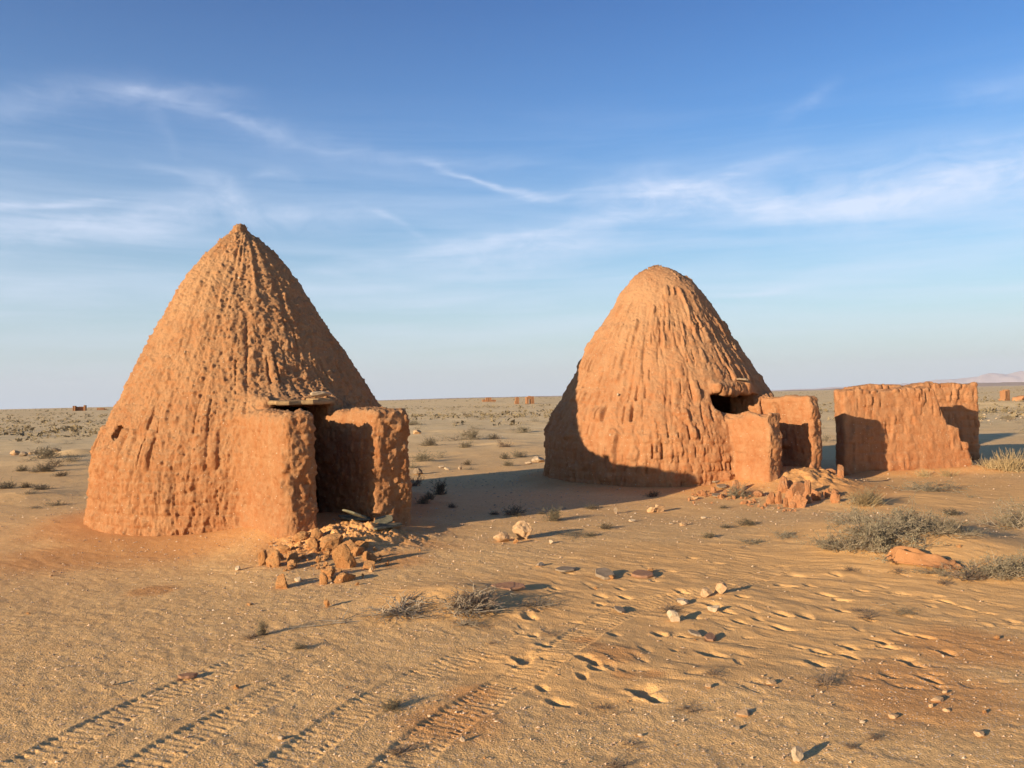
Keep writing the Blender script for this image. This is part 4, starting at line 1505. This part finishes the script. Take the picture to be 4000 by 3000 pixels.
for a in [
    (1012, 1308, 125, 40, 'pale', 'woody dead bush with a dark tangled heart on a sand hump before the left hut', None, 1.6),
    (1030, 1302, 84, 40, 'twiggy', 'dark tangle growing through the woody dead bush', None, 1.6),
    (862, 1322, 130, 26, 'pale', 'flattened grey dead bush sprawling left of the woody one', None, 1.6),
    (790, 1338, 130, 16, 'stick', 'bundle of bare grey branches trailing to the left of the flattened bush', None, 1.0, .25),
    (940, 1294, 130, 20, 'stick', 'bare grey branches lying between the flattened bush and the woody one', None, 1.0, .2),
    (850, 1530, 48, 30, 'dark', 'small upright tuft casting a long shadow between the wheel tracks'),
    (565, 1372, 34, 34, 'dark', 'little upright plant casting a thin long shadow left of the wheel tracks'),
    (545, 1377, 34, 10, 'twiggy', 'flat twigs at the foot of the little upright plant'),
    (650, 1402, 34, 15, 'dark', 'small low plant between the first two wheel tracks'),
    (868, 1624, 56, 20, 'twiggy', 'dry twigs at the bottom edge between two wheel tracks'),
    (1003, 1348, 52, 18, 'pale', 'small spread of dry twigs in front of the woody bush'),
    (1160, 1308, 62, 16, 'pale', 'pale dry twigs with long thin shadows right of the woody bush'),
    (1447, 1319, 50, 14, 'twiggy', 'low reddish twigs in front of the low cream stone'),
    (1052, 1352, 26, 8, 'twiggy', 'scrap of dark twig above the wheel tracks'),
    (1065, 1390, 26, 9, 'twiggy', 'scrap of dark twig beside the left deep footprint'),
    (1781, 1478, 56, 22, 'twiggy', 'dark dry bush with a long shadow in the right foreground'),
    (1955, 1322, 58, 14, 'sprawl', 'flat grey bush on a hump among the footprints'),
    (1925, 1305, 90, 7, 'stick', 'dead branch lying along the hump among the footprints', None, .6, -.3),
    (1858, 1320, 30, 12, 'twiggy', 'small dark twiggy plant behind the row of footprints'),
    (1880, 1334, 50, 10, 'twiggy', 'flat dark twigs between two rows of footprints'),
    (1543, 1458, 36, 14, 'twiggy', 'small dark twigs right of the red clay patch'),
    (1493, 1530, 58, 12, 'twiggy', 'low spread of dark twigs in the middle foreground'),
    (1540, 1512, 90, 7, 'stick', 'dead stick lying in the middle foreground', None, .6, -.15),
    (1243, 1619, 44, 22, 'straw', 'pale dry grass tuft with long shadows at the front', None, .2),
    (1367, 1612, 48, 12, 'twiggy', 'dark flattened twigs right of the pale grass tuft'),
    (1328, 1654, 44, 22, 'twiggy', 'bare twig at the bottom edge of the picture'),
    (1892, 1598, 30, 18, 'twiggy', 'bare twig with branching shadow in the right foreground'),
    (1841, 1616, 30, 12, 'twiggy', 'flat dark twigs left of the branching twig'),
    (1190, 1370, 40, 10, 'twiggy', 'dark twigs by the footprint at the middle of the sand'),
    (1310, 1530, 56, 9, 'twiggy', 'mat of dead twigs below the red clay clods'),
    (1045, 1500, 60, 8, 'stick', 'broken dark stick in the red clay patch', None, .5, .6),
    (950, 1063+6, 42, 30, 'dark', 'tallest dark shrub in the shadow beside the left porch'),
    (928, 1078, 30, 18, 'dark', 'dark shrub, middle of three in the shadow beside the left porch'),
    (914, 1088, 32, 18, 'dark', 'dark shrub, nearest of three in the shadow beside the left porch'),
    (977, 1097, 24, 12, 'dark', 'small dark plant right of the three in the shadow'),
    (1115, 1113, 52, 24, 'dark', 'round dark shrub, left of the pair in the shadow between the huts'),
    (1196, 1125, 48, 28, 'dark', 'round dark shrub, right of the pair in the shadow between the huts'),
    (1170, 1110, 20, 8, 'dark', 'tiny plant between the pair of round dark shrubs'),
    (1067, 1112, 26, 9, 'dark', 'tiny plant left of the pair of round dark shrubs'),
    (1409, 1072, 34, 15, 'dark', 'dark plant in the shadow against the foot of the right hut'),
    (1281, 1099, 34, 12, 'dark', 'faint dark plant in the shadow before the right hut'),
    (1018, 950, 44, 24, 'cushion', 'green grey shrub, biggest of those on the sunlit sand between the huts'),
    (1067, 949, 30, 14, 'dark', 'dark shrub right of the biggest one between the huts'),
    (929, 964, 42, 17, 'cushion', 'grey shrub just right of the left porch wall'),
    (1007, 966, 34, 14, 'cushion', 'grey shrub below the biggest one between the huts'),
    (1091, 966, 28, 18, 'twiggy', 'reddish twiggy shrub near the left edge of the right hut'),
    (1130, 933, 34, 17, 'cushion', 'grey shrub close to the shaded side of the right hut'),
    (914, 998, 50, 24, 'cushion', 'olive shrub on a sand hump beyond the left porch'),
    (1091, 991, 24, 14, 'dark', 'dark shrub with a small pale stone beside it'),
    (1121, 987, 38, 16, 'cushion', 'loose grey shrub left of the half hidden pale rock'),
    (890, 1010, 24, 12, 'sprawl', 'thin shrub close against the left porch wall'),
    (892, 918, 34, 12, 'cushion', 'shrub far behind the left porch'),
    (1009, 1004, 24, 12, 'dark', 'small dark shrub right of the small cream stones'),
    (1097, 1007, 30, 11, 'cushion', 'low shrub in front of the loose grey one'),
    (1016, 1014, 26, 5, 'sprawl', 'flat plant beside the square cream stone'),
    (893, 1050, 34, 26, 'twiggy', 'open twiggy shrub at the edge of the porch shadow'),
    (100, 990, 56, 28, 'cushion', 'olive bush on the low bank at the far left'),
    (47, 1017, 28, 14, 'dark', 'dark shrub below the bank at the far left'),
    (98, 1018, 58, 17, 'cushion', 'wide grey shrub below the bank at the far left'),
    (131, 1030, 36, 12, 'dark', 'dark shrub right of the wide grey one at the far left'),
    (16, 1054, 50, 18, 'dark', 'big dark shrub cut by the left edge'),
    (54, 1053, 36, 12, 'dark', 'low dark shrub on the left sand hump'),
    (89, 1058, 46, 14, 'dark', 'long dark shrub right of the left sand hump'),
    (69, 1069, 22, 10, 'sprawl', 'small plant in front of the left sand hump'),
    (121, 1092, 32, 12, 'sprawl', 'small thin plant left of the left hut'),
    (75, 1098, 26, 6, 'sprawl', 'flat plant alone on the left sand'),
    (1867, 1090, 84, 40, 'straw', 'round straw coloured bush before the ruined wall', None, 1.0),
    (1880, 1088, 60, 32, 'cushion', 'grey bush growing behind the straw coloured one'),
    (2007, 1060, 100, 24, 'sprawl', 'grey mat of a bush on a hump in front of the ruined wall'),
    (1997, 1030, 50, 22, 'straw', 'straw tuft at the foot of the ruined wall', None, .5),
    (2046, 1026, 52, 20, 'straw', 'straw tuft under the broken end of the ruined wall', None, .5),
    (1818, 1186, 90, 42, 'sprawl', 'grey thorny shrub at the left end of the big thicket'),
    (1862, 1178, 110, 58, 'sprawl', 'grey thorny shrub, second from the left of the big thicket'),
    (1905, 1182, 110, 62, 'sprawl', 'grey thorny shrub behind the crumpled hide'),
    (1900, 1150, 130, 60, 'sprawl', 'high grey shrub at the back of the big thicket'),
    (1958, 1158, 110, 60, 'sprawl', 'grey thorny shrub just above the crumpled hide'),
    (2000, 1142, 100, 52, 'sprawl', 'thin grey shrub at the back right of the thicket'),
    (2040, 1150, 100, 42, 'sprawl', 'grey shrub at the right end of the big thicket'),
    (1845, 1130, 70, 36, 'sprawl', 'sparse shrub at the back left of the thicket'),
    (2058, 1112, 50, 16, 'dark', 'dark brown low shrub behind the thicket'),
    (2190, 1138, 90, 58, 'sprawl', 'grey shrub cut by the right edge'),
    (2120, 1222, 100, 42, 'sprawl', 'grey shrub on the sand right of the hide'),
    (2170, 1230, 110, 52, 'sprawl', 'large grey shrub low at the right edge'),
    (2026, 1212, 70, 18, 'sprawl', 'low twigs in front of the crumpled hide'),
    (2090, 1248, 70, 30, 'twiggy', 'bare dark twigs sticking out of the sand slope at the right'),
    (2040, 1262, 30, 14, 'twiggy', 'small dark twig below the sand slope at the right'),
    (2185, 1008, 84, 52, 'straw', 'tall straw bush at the right edge beyond the ruin', None, 1.0),
    (2140, 1012, 66, 26, 'straw', 'low straw bush right of the ruined wall', None, .6),
    (1594, 1070, 66, 24, 'cushion', 'grey green bush growing in the debris before the right porch'),
    (1561, 1098, 22, 9, 'dark', 'small dark plant below the debris of the right hut'),
    (1613, 1134, 44, 17, 'dark', 'brown cushion plant with a short shadow on bare ground'),
    (1701, 1160, 56, 17, 'sprawl', 'low plant at the right end of a trailing stem'),
    (1645, 1168, 90, 10, 'stick', 'trailing thin stem on a sand ripple', None, .8, .2),
    (1633, 1172, 44, 12, 'sprawl', 'low plant at the left end of the trailing stem'),
    (1532, 1162, 34, 14, 'dark', 'small dark plant on the rippled sand'),
    (1306, 1142, 34, 16, 'dark', 'small dark plant in the sun beyond the two boulders'),
    (1241, 1158, 80, 9, 'sprawl', 'flat dark plant trailing right of the two boulders'),
    (1275, 1158, 36, 9, 'dark', 'dark end of the trailing plant beyond the boulders'),
    (1570, 1140, 30, 8, 'dark', 'small flat plant on bare ground before the right hut'),
    (1940, 1235, 30, 10, 'twiggy', 'bent bare twig on the open sand before the hide'),
    (1840, 1232, 28, 10, 'twiggy', 'dark twigs on the rippled sand left of the sand slope'),
]:
    plant(*a)
print('plants', time.time() - T0)


def free(x, y, m=.2):
    for Hc in (H1, H2):
        lx, ly = loc(Hc, x, y)
        if math.hypot(lx, ly) < 2.6 + m or (0 < lx < 3.9 + m and abs(ly) < 1.1 + m):
            return False
    if 5.6 < x < 10.2 and 14.4 < y < 17.6:
        return False
    return True


# countable shrubs of the plain
n_sh = 0
while n_sh < 190:
    u = random.uniform(-60, 2280)
    hz = 884 - .0235 * u
    v = hz + 10 + 130 * random.random() ** 1.5
    if v > 1000 and random.random() < .5: continue
    x, y, z = at(u, v)
    if not free(x, y, .3) or math.hypot(x, y) > 150: continue
    if vn2(np.array([x * .12]), np.array([y * .12]))[0] < random.uniform(-.9, .3): continue
    sz = random.uniform(.25, .85) * (1 + math.hypot(x, y) / 120)
    kd = random.choice(['cushion', 'cushion', 'dark', 'sprawl'])
    det = .5 if y < 30 else .3
    T_, L_ = plant_mesh(kd, random.randint(0, 4), det)
    nm = 'desert_shrub'
    root = bpy.data.objects.new(nm, None); C.objects.link(root)
    root.location = (x, y, gz(x, y) - .01); root.rotation_euler = (0, 0, random.uniform(0, 6.28)); root.scale = (sz, sz, sz * random.uniform(.55, .95))
    put('twigs', T_, root)
    if L_: put('leaves', L_, root)
    lab_ = ('small ' if sz < .42 else 'middling ' if sz < .58 else 'fair sized ' if sz < .75 else 'large ' if sz < 1.1 else 'very large ') + {'cushion': 'grey green', 'dark': 'dark', 'sprawl': 'loose grey'}[kd] + ' shrub ' + \
        ('on the near part of' if y < 24 else 'halfway out on' if y < 50 else 'far out on') + ' the plain ' + \
        ('left of the left hut' if u < 240 else 'behind the left hut' if u < 860 else 'between the two huts' if u < 1200 else 'behind the right hut' if u < 1740 else 'behind the ruin' if u < 2110 else 'right of the ruin')
    tag(root, lab_, 'shrub', 'shrubs scattered on the plain')
    n_sh += 1

# far scrub that merges into bands
rg = np.random.default_rng(5)
Vs = []; Fs = []
nb = 0
for k in range(10500):
    a = rg.uniform(-.66, .66)
    D = 45 * math.exp(rg.uniform(0, 3.0))
    x = D * math.sin(a); y = D * math.cos(a)
    if rg.random() > .06 + .94 * float(sst(-.05, .32, fb2(np.array([x * .03]), np.array([y * .055]), 3))[0]): continue
    if not free(x, y, .5): continue
    Vs.append((x, y)); nb += 1
PX = np.array(Vs); PZ = H_base(PX[:, 0], PX[:, 1]) + H_fine(PX[:, 0], PX[:, 1])
sizes = rg.uniform(.08, .34, nb) * (1 + .0010 * np.hypot(PX[:, 0], PX[:, 1]))
nt_ = 9
base = rg.normal(size=(nb, nt_, 3)) * np.array([.5, .42, .0]) + np.array([0, 0, .0])
base[..., 2] = rg.random((nb, nt_)) * .5
off = rg.normal(size=(nb, nt_, 3, 3)) * .30
tri = base[:, :, None, :] + off
tri[..., 2] = np.clip(tri[..., 2], 0, 1)
tri = tri * sizes[:, None, None, None] + np.stack([PX[:, 0], PX[:, 1], PZ], 1)[:, None, None, :]
V = tri.reshape(-1, 3)
M_SCRUB = flat_mat('far_scrub', (.22, .17, .095), (.33, .255, .145), .3)
o = put('scrub', mesh_from('scrub', V, np.arange(len(V)).reshape(-1, 3), M_SCRUB, False))
tag(o, 'grey scrub covering the far plain in bands', None, None, 'stuff')
print('scrub', nb, time.time() - T0)

# gravel strewn on the ground
ng = 34000
V0, F0 = ICO[1]
th = rg.uniform(-.62, .62, ng)
rr_ = 2.9 + 15 * rg.random(ng) ** 1.35
gx = rr_ * np.sin(th); gy = rr_ * np.cos(th)
keep = (rg.random(ng) > .75 * sandiness(gx, gy)) & (fb2(gx * .9, gy * .9, 3) + .5 > rg.random(ng) * .9)
for Hc in (H1, H2):
    keep &= np.hypot(gx - Hc[0], gy - Hc[1]) > 2.35
gx = gx[keep]; gy = gy[keep]; rr_ = rr_[keep]; ng = len(gx)
gz_ = Hh(gx, gy)
sz = (.0018 + .0060 * rg.random(ng) ** 4) * (1 + .10 * (rr_ - 3))
octv = np.array([[1, 0, 0], [-1, 0, 0], [0, 1, 0], [0, -1, 0], [0, 0, 1], [0, 0, -.5]], float)
octf = np.array([[0, 2, 4], [2, 1, 4], [1, 3, 4], [3, 0, 4], [2, 0, 5], [1, 2, 5], [3, 1, 5], [0, 3, 5]])
VV = octv[None] * (1 + .45 * rg.normal(size=(ng, 6, 3)).clip(-1, 1)) * np.array([1.2, 1, .75]) * sz[:, None, None] + np.stack([gx, gy, gz_ + sz * .2], 1)[:, None, :]
FF = (octf[None] + 6 * np.arange(ng)[:, None, None]).reshape(-1, 3)
mgr, N, b = new_mat('gravel_grains')
g = N.n('ShaderNodeNewGeometry')
N.link(N.ramp(g.outputs['Random Per Island'], [(0, (.30, .20, .13)), (.45, (.52, .36, .23)), (.9, (.62, .45, .29)), (1, (.76, .62, .45))]), b.inputs['Base Color'])
o = put('gravel', mesh_from('gravel', VV.reshape(-1, 3), FF, mgr, False))
tag(o, 'fine gravel strewn over the sand', None, None, 'stuff')
print('gravel', ng, time.time() - T0)

# ------------------------------------------------------------------ crumpled hide
def hide():
    n, m = 90, 60
    U, Vv = np.meshgrid(np.linspace(-1, 1, n), np.linspace(-1, 1, m))
    x = U * .30; y = Vv * .17
    x = x + .05 * fb2(Vv * 2.1 + 3, U * .7, 2); y = y * (1 + .35 * np.sin(U * 2.2 + .6)) + .04 * fb2(U * 2.0, Vv * .6 + 9, 2)
    y = y - .10 * U
    ridge = .19 * np.exp(-((Vv - .55 + .45 * U) / .19) ** 2) * sst(1.0, -.5, U)
    ridge2 = .13 * np.exp(-((Vv + .25 + .1 * U) / .24) ** 2) * sst(1.05, .2, U) * sst(-1.0, -.7, U)
    head = .10 * np.exp(-((U + .85) / .22) ** 2 - ((Vv - .2) / .5) ** 2)
    lip = .05 * np.exp(-((U - .88) / .12) ** 2)
    fold = .020 * np.sin(Vv * 9 + 4 * U + 2 * fb2(U * 2, Vv * 2, 2)) * (1.2 - U) * .5 + .010 * fb2(U * 4, Vv * 7, 3)
    z = .014 + ridge + ridge2 + head + lip + fold
    edge = sst(1.0, .82, np.maximum(np.abs(U), np.abs(Vv)))
    z = np.maximum(z * (.35 + .65 * edge), .006)
    top = np.stack([x, y, z], -1).reshape(-1, 3)
    bot = top - np.array([0, 0, .006])
    idx = np.arange(n * m).reshape(m, n)
    a, b_, c, d = idx[:-1, :-1], idx[:-1, 1:], idx[1:, 1:], idx[1:, :-1]
    Ft = np.stack([a, b_, c, d], -1).reshape(-1, 4)
    Fb = Ft[:, ::-1] + n * m
    ring = np.concatenate([idx[0, :], idx[1:, -1], idx[-1, -2::-1], idx[-2:0:-1, 0]])
    r2 = np.roll(ring, -1)
    Fs_ = np.stack([ring, ring + n * m, r2 + n * m, r2], -1)
    return np.concatenate([top, bot]), np.concatenate([Ft, Fb, Fs_])


mh = mud_mat('old_hide', (.42, .20, .08), (.46, .24, .11), (.32, .13, .055), .35, .1)
V, F = hide()
x, y, z = at(1992, 1192)
o = put('hide', mesh_from('hide', V, F, mh), None, (x, y, z - .006), (0, 0, -.12), (.80, .80, .66))
tag(o, 'crumpled orange brown hide lying in front of the big thicket', 'hide')

# ------------------------------------------------------------------ ruins on the horizon
M_FARRUIN = mud_mat('shade_toned_ruin', (.33, .155, .07), (.42, .24, .12), (.27, .11, .045), .5, .2)  # mud colour darkened in place of shade on the visible faces


def far_ruin(u, vtop, w, h, D, fn, label, extra=.0):
    d = ray_dir(u, 884 - .0235 * u)
    x = d[0] / d[1] * D; y = D
    m = D / 1770.0
    V, F = fn(w * m, h * m)
    o = put('ruined_tower' if h > w else 'ruined_wall', mesh_from('ruin', V, F, M_FARRUIN, False), None, (x, y, float(H_base(np.array([x]), np.array([y]))[0]) - .05 + extra), (0, 0, .3))
    tag(o, label, 'ruin')
    return o


def blocky(seed, parts):
    """joined rough masses: parts = (x, y, w, d, h) as shares of the whole width and height"""
    def f(w, h):
        r_ = np.random.default_rng(seed)
        V = []; F = []
        for (px, py, pw, pd, z0, ph) in parts:
            nx = 7; b0 = len(V)
            tops = ph + r_.uniform(-.06, .06, nx)
            for side in (-1, 1):
                for i in range(nx):
                    xx = (px + pw * (i / (nx - 1) - .5)) * w
                    yy = (py + side * pd * .5 + r_.uniform(-.015, .015)) * w
                    V.append((xx, yy, z0 * h)); V.append((xx + r_.uniform(-.01, .01) * w, yy * .98, tops[i] * h))
            o2 = b0 + nx * 2
            for i in range(nx - 1):
                a = b0 + 2 * i
                F.append((a, a + 2, a + 3, a + 1)); a2 = o2 + 2 * i
                F.append((a2, a2 + 1, a2 + 3, a2 + 2))
                F.append((a + 1, a + 3, a2 + 3, a2 + 1)); F.append((a, a2, a2 + 2, a + 2))
            F.append((b0, b0 + 1, o2 + 1, o2)); e = b0 + 2 * (nx - 1); e2 = o2 + 2 * (nx - 1)
            F.append((e, e2, e2 + 1, e + 1))
        return np.array(V, float), F
    return f


far_ruin(172, 868, 25, 12, 190, blocky(1, [(-.4, 0, .2, .5, 0, .9), (.1, .15, .8, .15, 0, .8), (.42, 0, .16, .5, 0, 1.0)]), 'small roofless mud ruin on the skyline left of the left hut')
far_ruin(1055, 858, 26, 10, 210, blocky(2, [(0, 0, .45, .3, 0, .95), (.3, 0, .6, .3, 0, .4), (-.3, .1, .4, .25, 0, .5)]), 'low crumbled ruin on the skyline between the huts')
far_ruin(1117, 853, 9, 15, 180, blocky(3, [(0, 0, .8, .6, 0, 1.0), (-.35, 0, .5, .5, 0, .45)]), 'narrow dark ruined pillar on the skyline')
far_ruin(1144, 850, 17, 17, 180, blocky(4, [(-.36, 0, .26, .6, 0, .85), (.3, 0, .42, .6, 0, .95), (-.02, 0, .5, .6, .6, 1.0)]), 'ruined tower with an arched doorway on the skyline')
far_ruin(218, 872, 18, 5, 200, blocky(8, [(0, 0, .8, .5, 0, .9), (.3, 0, .6, .4, 0, .5)]), 'low dark heap on the skyline just left of the left hut')
# pillar on its mound at the far right
x, y, z = at(2171, 866)
V, F = blocky(6, [(0, 0, .9, .8, 0, .96), (.25, 0, .42, .7, 0, 1.0), (-.3, 0, .7, .9, 0, .25)])(px_m(2171, 866, 16), px_m(2171, 866, 25))
o = put('ruined_tower', mesh_from('ruin', V, F, M_FARRUIN, False), None, (x, y, z - .1), (0, 0, .4))
tag(o, 'stump of a mud tower on a reddish mound at the far right', 'ruin')
V, F = lump(55, 3, (1.0, .7, .6), 5, .3)
x, y, z = at(2205, 868)
o = put('ruined_wall', mesh_from('ruin', V * 1.8, F, M_RUIN), None, (x, y, z - .2), (0, 0, .4))
tag(o, 'low rounded ruin at the right edge beside the tower stump', 'ruin')

# ------------------------------------------------------------------ hills beyond the plain
def hills(name, us, vs, D, depth, seed, col):
    th0 = math.atan((us[0] - 1106) / 1770.0); th1 = math.atan((us[-1] - 1106) / 1770.0)
    n, m = 260, 24
    A = np.linspace(th0, th1, n)
    uu = 1106 + 1770 * np.tan(A)
    hp = np.interp(uu, us, vs) / 1770.0 * D
    hp = hp * (1 + .12 * fb2(A * 60 + seed, A * 0, 4)) 
    V = np.zeros((m, n, 3))
    for j in range(m):
        t = j / (m - 1)
        prof = math.sin(math.pi * min(t * 1.0, 1)) ** .8
        dd = D - depth * .5 + depth * t
        V[j, :, 0] = dd * np.tan(A); V[j, :, 1] = dd
        V[j, :, 2] = hp * prof * (1 + .25 * fb2(A * 90 + seed, np.full(n, t * 5.0), 4)) - 3
    idx = np.arange(n * m).reshape(m, n)
    F = np.stack([idx[:-1, :-1], idx[:-1, 1:], idx[1:, 1:], idx[1:, :-1]], -1).reshape(-1, 4)
    m_, N, b = new_mat(name)
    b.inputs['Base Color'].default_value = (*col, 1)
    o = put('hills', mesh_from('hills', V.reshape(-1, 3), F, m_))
    tag(o, None, None, None, 'structure')


hills('hazed_hill_rock', [1500, 1750, 1850, 1960, 2060, 2120, 2180, 2260, 2500, 2900], [0, 4, 8, 10, 18, 24, 27, 29, 22, 0], 9500, 1500, 3, (.78, .64, .58))  # first range: distance haze put into its pale base colour
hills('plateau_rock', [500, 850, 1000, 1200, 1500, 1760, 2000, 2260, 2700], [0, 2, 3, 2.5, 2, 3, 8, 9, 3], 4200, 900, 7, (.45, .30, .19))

# ------------------------------------------------------------------ air
bm_ = bpy.data.meshes.new('haze')
s_ = 13600
v8 = [(-s_, -s_, -8), (s_, -s_, -8), (s_, s_, -8), (-s_, s_, -8), (-s_, -s_, 420), (s_, -s_, 420), (s_, s_, 420), (-s_, s_, 420)]
bm_.from_pydata(v8, [], [(0, 3, 2, 1), (4, 5, 6, 7), (0, 1, 5, 4), (1, 2, 6, 5), (2, 3, 7, 6), (3, 0, 4, 7)])
hm = bpy.data.materials.new('air'); hm.use_nodes = True
hm.node_tree.nodes.clear()
pv = hm.node_tree.nodes.new('ShaderNodeVolumePrincipled'); ho = hm.node_tree.nodes.new('ShaderNodeOutputMaterial')
pv.inputs['Color'].default_value = (.78, .86, 1.0, 1); pv.inputs['Density'].default_value = 6e-5; pv.inputs['Anisotropy'].default_value = 0.0
hm.node_tree.links.new(pv.outputs[0], ho.inputs['Volume'])
bm_.materials.append(hm)
hz_ = put('haze', bm_)
tag(hz_, None, None, None, 'stuff')
print('done', time.time() - T0)
